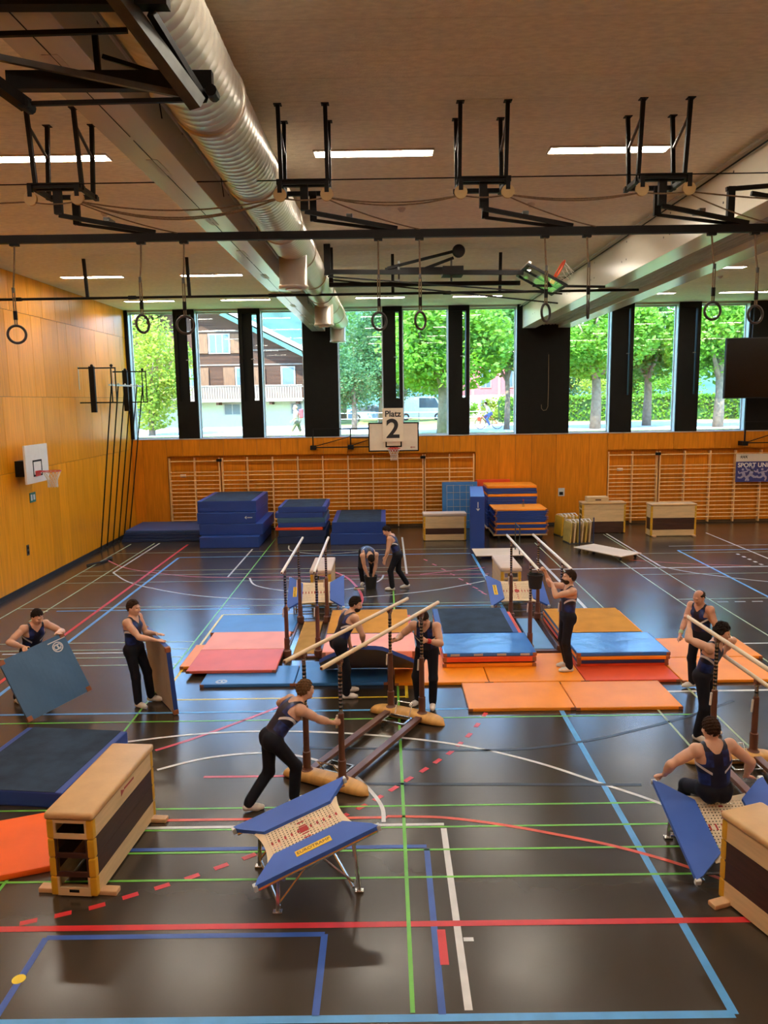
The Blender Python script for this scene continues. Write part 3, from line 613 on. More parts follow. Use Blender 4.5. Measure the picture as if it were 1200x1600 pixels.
def gym_mat(label, x, y, z, m, rz=0.0, group=None, top=None, inset=.10, corners=CORN, name='gym_mat', handles=0, hm=HAND):
    """mat spanning x=(x0,x1) y=(y0,y1) z=(z0,z1) before turning by rz about its centre"""
    cx, cy = sum(x) / 2, sum(y) / 2; L, W, T = x[1] - x[0], y[1] - y[0], z[1] - z[0]
    t_ = thing(name, label, 'mat', (cx, cy, z[0]), rz, group)
    MB().box((0, 0, T / 2), (L, W, T), None, min(.02, T * .3)).build('cover', m, t_, smooth=False)
    if top: MB().box((0, 0, T + .001), (L - 2 * inset, W - .01 if inset else W, .006)).build('top_sheet', top, t_)
    if corners:
        me = MB().box((0, 0, 0), (.07, .07, T * .86), None, .006).mesh('corner_patch', corners)
        for sx in (-1, 1):
            for sy in (-1, 1):
                o = link('corner_patch', me, t_); o.location = (sx * (L / 2 - .031), sy * (W / 2 - .031), T / 2)
    for k in range(handles):
        hx = L * (-.5 + (k + .5) / handles)
        MB().box((hx, -W / 2 - .004, T / 2), (.16, .012, .035)).build('handle', hm, t_)
    return t_
G1 = 'landing mats around the left parallel bars'; G2 = 'landing mats around the right parallel bars'; G3 = 'mats stacked along the back wall'
gym_mat('flat blue mat at the back of the left landing area beside yellow tape', (-3.66, -1.95), (15.30, 16.60), (0, .06), MBLUE, 0, G1)
gym_mat('small orange mat sticking out left under the coral folding mat', (-3.76, -2.2), (13.27, 14.52), (0, .06), MORG, 0, G1)
t_ = gym_mat('thin two-tone folding mat, salmon behind and coral in front, lying on other mats', (-3.54, -1.97), (12.86, 14.02), (.065, .12), MCOR, 0, G1, name='folding_mat')
MB().box((0, 1.14, .0275), (1.57, 1.10, .055), None, .012).build('rear_panel', MSAL, t_)
gym_mat('blue mat with white emblem at the front left of the landing area', (-3.18, -1.60), (12.36, 13.25), (0, .06), MBLUE, 0, G1)
EMB = mat('emblem_print_white', (.62, .66, .70), .6, var=.1)
def emblem(par, loc, r=.09, rot=None):
    q = MB().torus((0, 0, 0), r, .008, 24, 4); q.torus((-.3 * r, 0, 0), r * .45, .007, 16, 4); q.torus((.35 * r, .1 * r, 0), r * .4, .007, 16, 4)
    q.box((0, -r * .5, 0), (r * 1.3, .012, .004)); q.box((0, r * .55, 0), (r * 1.1, .012, .004))
    for v in range(len(q.v)): q.v[v] = (q.v[v][0], q.v[v][1], q.v[v][2] * .12)
    o = q.build('emblem', EMB, par); o.location = loc
    if rot is not None: o.rotation_euler = rot
    return o
_m = [o for o in COL.objects if o.get('label', '').startswith('blue mat with white emblem')][0]; emblem(_m, (-.45, -.32, .0605))
gym_mat('blue mat lying between the emblem mat and the lifted mat', (-1.585, -.02), (12.36, 13.45), (0, .06), MBLUE, 0, G1)
gym_mat('tan carpet runner mat between the left parallel bars', (-1.80, -1.40), (13.92, 16.04), (0, .05), MTAN, 0, G1, corners=None, name='runner_mat')
gym_mat('red orange mat at the bottom of the mustard and salmon pile', (-1.20, .49), (13.42, 16.15), (.062, .14), MRED, 0, G1)
gym_mat('mustard felt-topped mat behind the salmon mat, left landing area', (-1.20, .42), (14.47, 16.15), (.14, .26), MBLUE, 0, G1, top=MMUS, inset=.005, corners=None)
gym_mat('thick salmon mat just behind the lifted dark mat', (-1.20, .50), (13.36, 14.46), (.14, .26), MSAL, 0, G1)
# lifted mat
lm = thing('lifted_mat', 'blue-edged mat with grey underside being lifted by the bearded gymnast', 'mat', (-.33, 12.72, .0))
nx, ny = 14, 8; vs = []; fs = []
def lift(u, v):
    b = math.sin(PI * min(1, max(0, u * .86 + .10)));  h = (.34 + .32 * b) * v ** 1.25
    return Vector((-.80 + 1.62 * u, .30 - 1.0 * v + .06 * b * v, .07 + h + .008 * math.sin(u * 22) * v))
for side in (0, 1):
    for j in range(ny + 1):
        for i in range(nx + 1): vs.append(lift(i / nx, j / ny) + Vector((0, .025 * j / ny, .06)) * side)
n1 = (nx + 1) * (ny + 1)
idx = lambda s, i, j: s * n1 + j * (nx + 1) + i
under = [(idx(0, i, j), idx(0, i + 1, j), idx(0, i + 1, j + 1), idx(0, i, j + 1)) for j in range(ny) for i in range(nx)]
MB().add(vs[:n1], under).build('underside', MGRY, lm, smooth=True)
tp = [tuple(reversed((idx(1, i, j), idx(1, i + 1, j), idx(1, i + 1, j + 1), idx(1, i, j + 1)))) for j in range(ny) for i in range(nx)]
ed = []
for i in range(nx): ed += [(idx(0, i, ny), idx(0, i + 1, ny), idx(1, i + 1, ny), idx(1, i, ny)), (idx(0, i + 1, 0), idx(0, i, 0), idx(1, i, 0), idx(1, i + 1, 0))]
for j in range(ny): ed += [(idx(0, 0, j), idx(0, 0, j + 1), idx(1, 0, j + 1), idx(1, 0, j)), (idx(0, nx, j + 1), idx(0, nx, j), idx(1, nx, j), idx(1, nx, j + 1))]
MB().add(vs, tp + ed).build('cover', MDBL, lm)
# middle and right landing area
for a, b, wh in ((.10, 1.675, 'left end of the inner row, by the far wooden foot'), (1.69, 3.285, 'middle of the inner row under the bucket man'), (3.30, 4.88, 'right end of the inner row below the right stack')): gym_mat('thin bright orange floor mat, ' + wh, (a, b), (12.32, 13.75), (0, .055), MORG if a < 3 else MRED, 0, G2)
gym_mat('orange floor mat at front left of the landing area', (1.22, 2.845), (11.20, 12.29), (0, .055), MORG, 0, G2)
gym_mat('orange floor mat at front right of the landing area', (2.86, 4.49), (11.18, 12.28), (0, .055), MORG, 0, G2)
gym_mat('orange floor mat behind the bald gymnast', (5.07, 6.79), (13.42, 14.54), (0, .055), MORG, 0, G2)
gym_mat('orange floor mat under the bald gymnast, at the right edge', (4.90, 6.60), (12.26, 13.40), (0, .055), MORG, 0, G2)
gym_mat('flat orange mat at the bottom of the middle stack', (.96, 2.60), (13.02, 15.9), (.057, .125), MORG, 0, G2)
gym_mat('thin navy mat inside the middle stack', (.98, 2.59), (13.05, 15.9), (.125, .155), MNAVY, 0, G2, corners=None)
gym_mat('red orange mat with handles inside the middle stack', (.96, 2.60), (13.00, 15.92), (.155, .25), MRED, 0, G2, handles=2, hm=MRED)
gym_mat('shiny blue mat at the front of the middle stack', (.97, 2.61), (13.02, 14.19), (.25, .32), MSHIN, 0, G2, handles=4)
gym_mat('slate-topped crash mat with blue border at the back of the middle stack', (.95, 2.50), (14.21, 15.95), (.25, .32), MDBL, 0, G2, top=MDARK, inset=.11, corners=None, name='crash_mat')
gym_mat('dark red mat at the bottom of the right stack', (3.31, 4.92), (12.98, 15.9), (.057, .11), MRED, 0, G2)
gym_mat('navy mat inside the right stack', (3.32, 4.91), (12.96, 15.9), (.11, .18), MNAVY, 0, G2)
gym_mat('orange mat inside the right stack', (3.31, 4.93), (12.95, 15.92), (.18, .245), MORG, 0, G2)
gym_mat('crumpled shiny blue mat at the front of the right stack', (3.31, 4.94), (12.96, 14.13), (.245, .315), MSHIN, 0, G2)
gym_mat('mustard felt-topped mat at the back of the right stack', (3.31, 4.83), (14.15, 15.83), (.245, .315), MSTEEL, 0, G2, top=MMUS, inset=.005, corners=None)
gym_mat('pale blue runner mat between the right parallel bars', (2.76, 3.15), (14.03, 16.07), (0, .05), MLBL, 0, G2, corners=None, name='runner_mat')
# near left
gym_mat('slate-topped crash mat with blue border beside the near vault box', (-5.28, -3.78), (8.60, 10.33), (0, .20), MDBL, math.radians(-7), None, top=MDARK, inset=.09, corners=None, name='crash_mat')
gym_mat('bright orange mat on the floor left of the near vault box', (-5.12, -3.52), (7.02, 8.18), (0, .07), MRED if 0 else vinyl('mat_vinyl_vivid_orange', (.90, .13, .008), .5, .12), math.radians(20), None, corners=None)
# mat carried upright on the left; mat leaning against the second gymnast
def slab_mat(label, P0, U, V, T, m, back, emb=None):
    """P0 corner, U and V edge vectors, thickness T along U x V"""
    U = Vector(U); V = Vector(V); n = U.cross(V).normalized(); V = (V - U * (V.dot(U) / U.dot(U)))
    t_ = thing('carried_mat', label, 'mat', P0, 0, 'mats being carried')
    M3 = frame3(U.normalized(), V.normalized(), n)
    lu, lv = U.length, V.length
    g = MB(); nx, ny = 16, 16; vv = []
    for s in (0, 1):
        for j in range(ny + 1):
            for i in range(nx + 1):
                u, v = i / nx, j / ny; bow = .02 * math.sin(PI * u) * math.sin(PI * v) + .006 * math.sin(9 * u + 7 * v) * math.sin(PI * u)
                vv.append(M3 @ Vector((u * lu, v * lv, (-T if s == 0 else 0) + bow * 1)))
    N1 = (nx + 1) * (ny + 1); q = lambda s, i, j: s * N1 + j * (nx + 1) + i
    fr_ = [(q(1, i, j), q(1, i + 1, j), q(1, i + 1, j + 1), q(1, i, j + 1)) for j in range(ny) for i in range(nx)]
    bk = [(q(0, i, j), q(0, i, j + 1), q(0, i + 1, j + 1), q(0, i + 1, j)) for j in range(ny) for i in range(nx)]
    ed = []
    for i in range(nx): ed += [(q(0, i, 0), q(0, i + 1, 0), q(1, i + 1, 0), q(1, i, 0)), (q(0, i + 1, ny), q(0, i, ny), q(1, i, ny), q(1, i + 1, ny))]
    for j in range(ny): ed += [(q(0, 0, j + 1), q(0, 0, j), q(1, 0, j), q(1, 0, j + 1)), (q(0, nx, j), q(0, nx, j + 1), q(1, nx, j + 1), q(1, nx, j))]
    MB().add(vv, fr_ + ed).build('cover', m, t_, smooth=False); MB().add(vv, bk).build('underside', back, t_)
    me = MB().box((0, 0, 0), (.08, .08, T + .012), None, .01).mesh('corner_patch', CORN)
    for i in (0, 1):
        for j in (0, 1):
            o = link('corner_patch', me, t_); o.matrix_local = Matrix.Translation(M3 @ Vector(((.034 if i == 0 else lu - .034), (.034 if j == 0 else lv - .034), -T / 2))) @ M3.to_4x4()
    if emb:
        e_ = emblem(t_, (0, 0, 0), .075); e_.matrix_local = Matrix.Translation(M3 @ Vector((lu * emb[0], lv * emb[1], .022))) @ M3.to_4x4()
        q2 = MB().box((0, 0, 0), (.28, .015, .003)).build('print_line', EMB, t_); q2.matrix_local = Matrix.Translation(M3 @ Vector((lu * (emb[0] + .02), lv * (emb[1] + .10), .020))) @ M3.to_4x4()
    return t_, M3, lu, lv
slab_mat('steel blue mat with white emblem carried upright by the leftmost gymnast', (-5.43, 10.99, .03), (.70, .70, .23), (-.33, .31, .93), .07, MSTEEL, MGRY, (.83, .83))
slab_mat('blue-edged mat leaning against the knee of the gymnast standing at left', (-3.24, 11.25, .02), (-.69, 1.14, 0), (-.06, -.04, 1.07), .07, MDBL, MGRY)
for o in COL.objects:
    if o.name.startswith('carried_mat') and o['label'].startswith('blue-edged'):
        for c in o.children:
            if c.name.startswith('underside'): c.data.materials[0] = mat('mat_underside_beige', (.42, .33, .24), .7, var=.1, scale=3, bump=.3, bscale=5)
# mats along the back wall
for i in range(4): gym_mat(['lowest', 'second lowest', 'third', 'top'][i] + ' layer of the flat blue mat pile in the left back corner', (-9.18 + .04 * i, -6.45), (26.15 + .03 * i, 28.2), (i * .10, i * .10 + .098), MNAVY if i < 3 else vinyl('mat_vinyl_corner_blue', (.03, .075, .22), .5), 0, G3, corners=None)
for i, (dx, dy) in enumerate(((.12, -.10), (0.05, .25), (-.02, .30), (-.02, .42))): gym_mat(['bottom', 'second', 'third', 'top'][i] + ' thick royal blue crash mat of the tallest stack at left', (-6.28 + dx, -4.32 + dx + (.15 if i == 1 else 0)), (24.95 + dy, 27.7 + dy * .8), (i * .375, i * .375 + .37), MDBL, 0, G3, top=(MDARK if i == 3 else None), inset=.16, corners=None, name='crash_mat')
_cs = [('bottom navy', MNAVY, .24), ('second navy', MNAVY, .22), ('orange', MRED, .10), ('lower royal blue', MDBL, .16), ('steel blue', MSTEEL, .16), ('upper royal blue', MDBL, .18), ('slate-topped', MDBL, .20)]
z = 0
for i, (nm, m, h) in enumerate(_cs):
    o = .06 * math.sin(i * 2.3); gym_mat(nm + ' mat in the narrow mixed stack left of centre', (-3.68 + o, -2.08 + o), (25.45, 27.5), (z, z + h - .004), m, 0, G3, top=(MDARK if i == 6 else None), inset=.12, corners=None); z += h
for i in range(2): gym_mat(['lower', 'upper slate-topped'][i] + ' royal blue crash mat of the low pair behind the bucket', (-1.87 + .05 * i, -.02), (25.15 + .1 * i, 28.1), (i * .375, i * .375 + .37), MDBL, 0, G3, top=(MDARK if i else None), inset=.16, corners=None, name='crash_mat')
def bolt_logo(par, loc, s=1.0, m=EMB):
    q = MB(); q.prism([(-.10 * s, 0), (-.04 * s, .05 * s), (-.04 * s, -.05 * s)], -.001, .001, (0, 2, 1)); q.span((-.02 * s, -.001, -.012 * s), (.12 * s, .001, .012 * s)); o = q.build('maker_mark', m, par); o.location = loc; return o
for o in list(COL.objects):
    l = o.get('label', '')
    if l.startswith('third thick') or l.startswith('bottom thick'): bolt_logo(o, (.72, -1.38 if 'bottom' in l else -1.36, .2), 1.2)
# upright crash mat and mat leaning on the wall bars
um = thing('crash_mat', 'royal blue crash mat standing on its edge beside the tall mat trolley', 'mat', (3.04, 25.55, 0), math.radians(-6), G3)
MB().box((0, 0, .84), (.46, 2.9, 1.68), None, .02).build('cover', MDBL, um); MB().box((0, 0, 1.683), (.44, 2.88, .006)).build('top_sheet', MBLUE, um)
bl_ = bolt_logo(um, (.02, -1.452, 1.35), 1.3); bl_.rotation_euler = (0, -PI / 2, 0)
wm = thing('leaning_mat', 'blue mat with white wire grid leaning on the wall bars', 'mat', (2.72, 28.02, 0), 0, G3)
Rt = Matrix.Rotation(math.radians(-6), 3, 'X')
MB().box(Rt @ Vector((0, 0, .87)), (1.30, .08, 1.72), Rt, .02).build('cover', MBLUE, wm)
gr = MB(); y_ = -.06
for i in range(5): gr.tube([Rt @ Vector((-.48 + .24 * i, y_, .1)), Rt @ Vector((-.48 + .24 * i, y_, 1.62))], .007, 5)
for j in range(6): gr.tube([Rt @ Vector((-.48, y_, .3 + .26 * j)), Rt @ Vector((.48, y_, .3 + .26 * j))], .007, 5)
gr.build('wire_grid', HAND, wm)
# mat trolleys
def trolley(label, x, y, zs, colors, group=G3):
    t_ = thing('mat_trolley', label, 'trolley', ((x[0] + x[1]) / 2, (y[0] + y[1]) / 2, 0)); L, W = x[1] - x[0], y[1] - y[0]
    MB().box((0, 0, .16), (L, W, .05), None, .01).build('deck', mat('plywood', (.62, .44, .24), .5, var=.1, scale=4, stretch=(1, 6, 1)), t_)
    for sx in (-1, 1):
        for sy in (-1, 1):
            MB().lathe([(.05, -.02), (.06, -.012), (.06, .012), (.05, .02)], (sx * (L / 2 - .2), sy * (W / 2 - .12), .06), 14, RX).build('castor', RUBBER, t_); MB().span((sx * (L / 2 - .2) - .03, sy * (W / 2 - .12) - .03, .07), (sx * (L / 2 - .2) + .03, sy * (W / 2 - .12) + .03, .135)).build('castor_fork', GREY, t_)
    return t_
trolley('castor trolley under the front orange-topped mat stack', (3.62, 5.45), (25.65, 26.95), 0, 0); trolley('castor trolley under the rear taller orange-topped mat stack', (3.56, 5.40), (27.05, 28.3), 0, 0)
ORD = 'first second third fourth fifth sixth seventh eighth ninth tenth eleventh twelfth thirteenth fourteenth fifteenth'.split()
z = .187
for i, c in enumerate(('b', 'b', 'o', 'b', 'b', 'o', 'b', 'b', 'b', 'b', 'b', 'b', 'o')):
    h = .066; o = .03 * math.sin(i * 1.9); gym_mat('%s mat, %s layer from the floor in the front trolley stack' % ({'b': 'blue', 'o': 'orange'}[c], ORD[i]), (3.66 + o, 5.46 + o), (25.65, 26.93), (z, z + h - .003), MDBL if c == 'b' else MORG, 0, G3, corners=CORN); z += h
z = .187
for i in range(15):
    c = 'o' if i in (11, 14) else 'b'; h = .1; o = .02 * math.sin(i * 1.3)
    gym_mat('%s mat, %s layer from the floor in the rear trolley stack' % ({'b': 'blue', 'o': 'orange'}[c], ORD[i]), (3.60 + o, 5.36 + o), (27.06, 28.25), (z, z + h - .003), MDBL if c == 'b' else MORG, 0, G3, corners=None); z += h
bt = thing('spray_bottle', 'clear spray bottle standing on the front orange-topped mat stack', 'bottle', (4.72, 26.2, z if 0 else .187 + 13 * .066)); MB().lathe([(.04, 0), (.042, .13), (.02, .17), (.018, .20)], n=14).build('bottle_body', glass_mat('clear_plastic', (.8, .82, .82), .2), bt); MB().lathe([(.022, .2), (.022, .24), (.012, .26)], n=12).build('cap', RIM, bt)
om = thing('gym_mat', 'orange mat edge propped behind the rear trolley stack', 'mat', (3.95, 28.36, 0)); MB().box((0, 0, .89), (1.3, .07, 1.78), None, .02).build('cover', MRED, om); MB().box((-.6, 0, 1.74), (.07, .075, .07)).build('corner_patch', CORN, om)
# ------------------------------------------------------------------ wall bars
def wall_bars(label, xs):
    t_ = thing('wall_bars', label, 'wall bars', (xs[0], YB + .05, 0), 0, 'wall bars in the back wall recesses')
    for x in xs: MB().span((x - xs[0] - .02, -.05, .05), (x - xs[0] + .02, .11, 2.72)).build('upright', RUNG, t_)
    zs = [2.60, 2.19, 2.06, 1.87, 1.72, 1.57, 1.43, 1.28, 1.13, .98, .83, .67, .52, .38, .24]
    for a, b in zip(xs[:-1], xs[1:]):
        me = MB().tube([(.02, 0, 0), (b - a - .02, 0, 0)], .018, 8).mesh('rung', RUNG)
        for z in zs:
            o = link('rung', me, t_); o.location = (a - xs[0], -.03 if z < 2.5 else -.06, z)
    return t_
wall_bars('wooden wall bars, narrow unit at the left end of the long recess', [-8.05, -7.12, -6.19])
wall_bars('wooden wall bars, long middle unit behind the hoop', [-6.08, -5.15, -4.21, -3.27, -2.34, -1.40, -.47, .46, 1.39])
wall_bars('wooden wall bars, narrow unit behind the leaning mat', [1.47, 2.38, 3.28])
wall_bars('wooden wall bars, narrow unit left of the right recess', [8.29, 9.18, 10.09])
wall_bars('wooden wall bars, long unit carrying the blue banner', [10.20, 11.12, 12.07, 13.01, 13.96, 14.9, 15.84, 16.8, 17.7])
for x, wh in ((-6.13, 'top left'), (1.43, 'top centre'), (10.14, 'top right')):
    h_ = thing('bar_lock', 'small black lock fitting at the %s joint of the wall bars' % wh, 'fitting', (x, YB - .045, 2.63), 0, 'wall bar locks'); MB().span((-.14, -.04, -.05), (.05, .035, .05), .01).build('body', STEEL, h_); MB().lathe([(.03, 0), (.03, .05)], (0, -.04, .0), 10, frame3(Vector((1, 0, 0)), Vector((0, 0, 1)), Vector((0, -1, 0)))).build('knob', STEEL, h_)
# banner
bn = thing('banner', 'blue and white banner reading SPORT UNION with running figures', 'banner', (12.97, YB - .11, 1.54))
MB().span((0, 0, 0), (2.4, .008, .76)).build('blue_field', mat('banner_blue', (.035, .04, .19), .55, var=.06), bn); MB().span((0, 0, .76), (2.4, .008, 1.04)).build('white_field', mat('banner_white', (.72, .66, .56), .55, var=.03), bn)
WPR = mat('banner_print_white', (.78, .76, .72), .6, var=.03); LPR = mat('banner_print_lilac', (.36, .35, .52), .6, var=.05)
_t = text_mesh('SPORT UNION', .225, 'lettering', WPR, True); _o = link('lettering', _t, bn); _o.rotation_euler = (PI / 2, 0, 0); xs_ = [v.co.x for v in _t.vertices]; _o.location = (.07 - min(xs_), -.002, .62)
def runner(ox, s, m, par, flip=1):
    q = MB(); seg = [((.0, .30), (.05, .18), .05), ((.05, .18), (-.06, .10), .032), ((-.06, .10), (-.16, .12), .026), ((.05, .18), (.14, .10), .032), ((.14, .10), (.10, .0), .026), ((.0, .29), (-.12, .24), .02), ((-.12, .24), (-.14, .32), .018), ((.01, .29), (.14, .30), .02), ((.14, .30), (.20, .38), .018)]
    for a, b, r_ in seg: q.bar((a[0] * s * flip + ox, -.002, a[1] * s + .04), (b[0] * s * flip + ox, -.002, b[1] * s + .04), r_ * s * 2, .003, (0, 1, 0))
    q.lathe([(.04 * s, 0), (.04 * s, .003)], (ox + .0, -.001, .37 * s + .04), 12, frame3(Vector((1, 0, 0)), Vector((0, 0, 1)), Vector((0, -1, 0)))); q.build('running_figure', m, par)
for ox, s, fl in ((.26, 1.15, 1), (.62, 1.35, -1), (.98, 1.15, 1), (1.5, 1.2, -1)): runner(ox, s, LPR, bn, fl)
for ox in (.18, .27, .36): runner(ox, .30, INK, bn)
for c in bn.children:
    if c.name.startswith('running_figure') and c.data.materials[0] == INK: c.location.z = .83
# ------------------------------------------------------------------ vault boxes
LEATH = mat('vault_leather', (.58, .36, .155), .5, var=.10, scale=3, bump=.05, bscale=25); LEATHP = mat('vault_suede_pale', (.60, .47, .38), .75, var=.06, scale=3)
YEL = mat('vault_yellow_post', (.66, .37, .02), .45, var=.06); PLY = mat('vault_birch', (.68, .50, .27), .45, var=.10, scale=2.5, stretch=(1, 1, 8)); WEN = mat('vault_dark_stain', (.055, .022, .014), .45, var=.25, scale=3, stretch=(1, 1, 8)); FOOTW = mat('vault_foot_beech', (.66, .40, .20), .5, var=.1)
def vault_box(label, loc, rz, L=1.5, W=.46, layers=('p', 'w', 'w', 'p'), h=.198, cap=LEATH, capt=.075, feet=True, holes=True):
    """long axis along local y, bottom section first"""
    t_ = thing('vault_box', label, 'vault box', loc, rz, 'vault boxes')
    z = .02; n = len(layers)
    for k, c in enumerate(layers):
        m = PLY if c == 'p' else WEN
        s_ = bpy.data.objects.new('section', None); COL.objects.link(s_); s_.parent = t_
        z1 = z + h
        for sx in (-1, 1): MB().span((sx * (W / 2 - .022), -L / 2 + .05, z), (sx * (W / 2 - .002), L / 2 - .05, z1 - .003)).build('side_panel', m, s_)
        for sy in (-1, 1):
            q = MB(); ya, yb = sy * (L / 2 - .022), sy * (L / 2 - .002)
            if holes and (sy < 0 or not feet):
                hz0, hz1 = z + h * (.42 if k == 0 else .25), z1 - (.004 if k < n - 1 else h * .18)
                q.span((-W / 2 + .06, ya, z), (W / 2 - .06, yb, hz0)); q.span((-W / 2 + .06, ya, hz0), (-W / 2 + .085, yb, z1 - .003)); q.span((W / 2 - .085, ya, hz0), (W / 2 - .06, yb, z1 - .003))
                if hz1 < z1 - .01: q.span((-W / 2 + .085, ya, hz1), (W / 2 - .085, yb, z1 - .003))
            else: q.span((-W / 2 + .06, ya, z), (W / 2 - .06, yb, z1 - .003))
            q.build('end_panel', m, s_)
            for sx in (-1, 1): MB().box((sx * (W / 2 - .033), sy * (L / 2 - .033), (z + z1) / 2), (.072, .072, h - .004), None, .018).build('corner_post', YEL, s_)
        z = z1
    sl = MB().span((-.05, -L / 2 + .0005, .055), (.05, -L / 2 + .004, .085)); sl.build('handle_slot', BLACK, t_)
    MB().box((0, 0, z + capt / 2), (W + .03, L + .03, capt), None, .028).build('leather_cap', cap, t_, smooth=True)
    if feet:
        for sy in (-1, 1): MB().box((0, sy * (L / 2 - .10), .025), (W + .34, .10, .05), None, .012).build('foot', FOOTW, t_)
    lg = MB().span((0, -.12, 0), (.002, .12, .022)); lg.prism([(-.12, 0), (-.20, .035), (-.20, -.035)], 0, .002, (1, 2, 0)); lo = lg.build('maker_mark', MATS['mark_red'], t_); lo.location = (W / 2 - .002, .1, z - h * .35)
    return t_
vault_box('tan leather-topped vault box with dark middle sections, near left on the floor', (-3.02, 7.60, 0), math.radians(-5), 1.50, .46)
vault_box('vault box cut off by the right edge of the picture', (3.58, 6.10, 0), math.radians(19), 1.50, .46)
vault_box('pale-topped vault box end-on behind the left back trampoline', (-1.55, 18.20, 0), 0, 1.48, .48, ('p', 'p', 'p', 'p'), .185, LEATHP, .10, False)
vault_box('pale-topped vault box end-on behind the right back trampoline', (2.88, 18.18, 0), 0, 1.46, .47, ('p', 'p', 'p', 'p'), .185, LEATHP, .10, False)
vault_box('low vault box side-on in front of the leaning wall mat', (1.97, 25.85, 0), PI / 2, 1.44, .5, ('p', 'w', 'p', 'p'), .205, LEATHP, .10, False)
vault_box('vault box with dark bottom behind the folded panels, small block on top', (7.62, 26.85, 0), PI / 2, 1.52, .5, ('w', 'w', 'p', 'p', 'p'), .20, LEATH, .08, False)
vault_box('freestanding vault box with dark middle band below the right wall bars', (9.78, 26.1, 0), PI / 2, 1.55, .5, ('p', 'w', 'w', 'p', 'p'), .205, LEATH, .07, True)
bk = thing('wooden_block', 'small wooden box section lying on the rear vault box', 'box', (7.42, 26.85, 1.10)); MB().box((0, 0, .09), (.74, .4, .18), None, .015).build('body', PLY, bk); MB().span((-.1, -.202, .06), (.1, -.199, .10)).build('maker_mark', WEN, bk)
# ------------------------------------------------------------------ rolling boards
def dolly(label, c, u, v, z=.15):
    u = Vector((*u, 0)); v = Vector((*v, 0)); t_ = thing('rolling_board', label, 'trolley', (c[0], c[1], 0), math.atan2(u.y, u.x), 'flat rolling boards')
    L, W = u.length, v.length
    MB().box((0, 0, z), (L, W, .025), None, .006).build('deck', mat('board_birch', (.70, .56, .40), .5, var=.06, scale=2), t_)
    for sx in (-1, 1):
        for sy in (-1, 1):
            f_ = MB().span((sx * (L / 2 - .13) - .03, sy * (W / 2 - .12) - .025, .06), (sx * (L / 2 - .13) + .03, sy * (W / 2 - .12) + .025, z - .012)).build('castor_fork', GREY, t_)
            MB().lathe([(.045, -.016), (.055, -.01), (.055, .01), (.045, .016)], (sx * (L / 2 - .13), sy * (W / 2 - .12), .055), 14, RX).build('castor', RUBBER, f_)
    return t_
dolly('flat birch rolling board on castors left of the vault boxes at right', (6.66, 22.85), (1.0, -1.55), (.78, .45))
dl = dolly('flat birch rolling board with push handle behind the right back vault box', (3.38, 22.8), (1.5, .0), (0, 1.1))
MB().tube([(.55, -.45, .16), (.55, -.45, .98), (.55, .30, .98), (.55, .30, .16)], .018, 8).build('push_handle', GREY, dl)
# folded panel carts
def panel_cart(label, loc, n, m, rz=0):
    t_ = thing('folded_panel_rack', label, 'rack', loc, rz, 'racks of folded panels')
    for i in range(n): MB().box((i * .13, 0, .36), (.05, .62, .66), Matrix.Rotation(math.radians(4), 3, 'Y'), .01).build('panel_board', m if i % 2 == 0 else PLY, t_); MB().tube([(i * .13 + .04, -.28, .70), (i * .13 + .07, 0, .76), (i * .13 + .04, .28, .70)], .018, 6).build('carry_rope', NETM, t_)
    MB().span((-.05, -.33, .0), (n * .13, .33, .03)).build('rack_base', GREY, t_)
    return t_
panel_cart('rack of folded wooden panels close to the wall', (5.98, 26.3, 0), 5, YEL, math.radians(12))
pc = panel_cart('rack of folded yellow panels with dark end posts beside the rolling board', (5.98, 25.0, 0), 6, mat('panel_olive', (.50, .36, .08), .5, var=.1), math.radians(8))
for x in (.26, .74): MB().bar((x, -.36, 0), (x, -.36, .86), .03, .03).build('end_post', MNAVY, pc)
# ------------------------------------------------------------------ wall fittings
def fitting(name, label, cat, loc, a, b, m, part, extra=None, rz=0):
    t_ = thing(name, label, cat, loc, rz); MB().span(a, b, .003).build(part, m, t_)
    if extra:
        for nm, a2, b2, m2 in extra: MB().span(a2, b2).build(nm, m2, t_)
    return t_
fitting('exit_sign', 'small green emergency exit sign on the left wall below the hoop', 'sign', (XL, 20.25, 2.20), (0, -.17, 0), (.015, .17, .26), mat('sign_green', (.02, .16, .11), .5), 'plate', [('arrow', (.015, -.12, .05), (.017, -.03, .21), WHITE), ('running_man', (.015, .02, .06), (.017, .12, .20), WHITE)])
fitting('switch_plate', 'grey switch plate low on the left wall', 'switch', (XL, 19.75, .86), (0, -.07, 0), (.012, .07, .28), GREY, 'plate', [('button', (.012, -.04, .17), (.018, .04, .24), STEEL), ('button', (.012, -.04, .04), (.018, .04, .11), STEEL)])
fitting('door_pull', 'grey recessed door pull on the back wall right of the mat trolleys', 'fitting', (6.55, YB, 1.10), (-.12, -.012, 0), (.12, 0, .30), ALU, 'plate', [('pull', (-.08, -.02, .04), (.06, -.012, .16), STEEL)])
fitting('socket_box', 'white twin socket on the left wall bars recess', 'socket', (-7.58, YB + .12, 2.0), (-.10, -.02, 0), (.10, .05, .1), WHITE, 'plate', [('socket', (-.08, -.024, .02), (-.01, -.02, .08), HOUS), ('socket', (.01, -.024, .02), (.08, -.02, .08), HOUS)])
fitting('socket_box', 'white twin socket on the right wall bars recess', 'socket', (8.75, YB + .12, 2.0), (-.10, -.02, 0), (.10, .05, .1), WHITE, 'plate', [('socket', (-.08, -.024, .02), (-.01, -.02, .08), HOUS), ('socket', (.01, -.024, .02), (.08, -.02, .08), HOUS)])
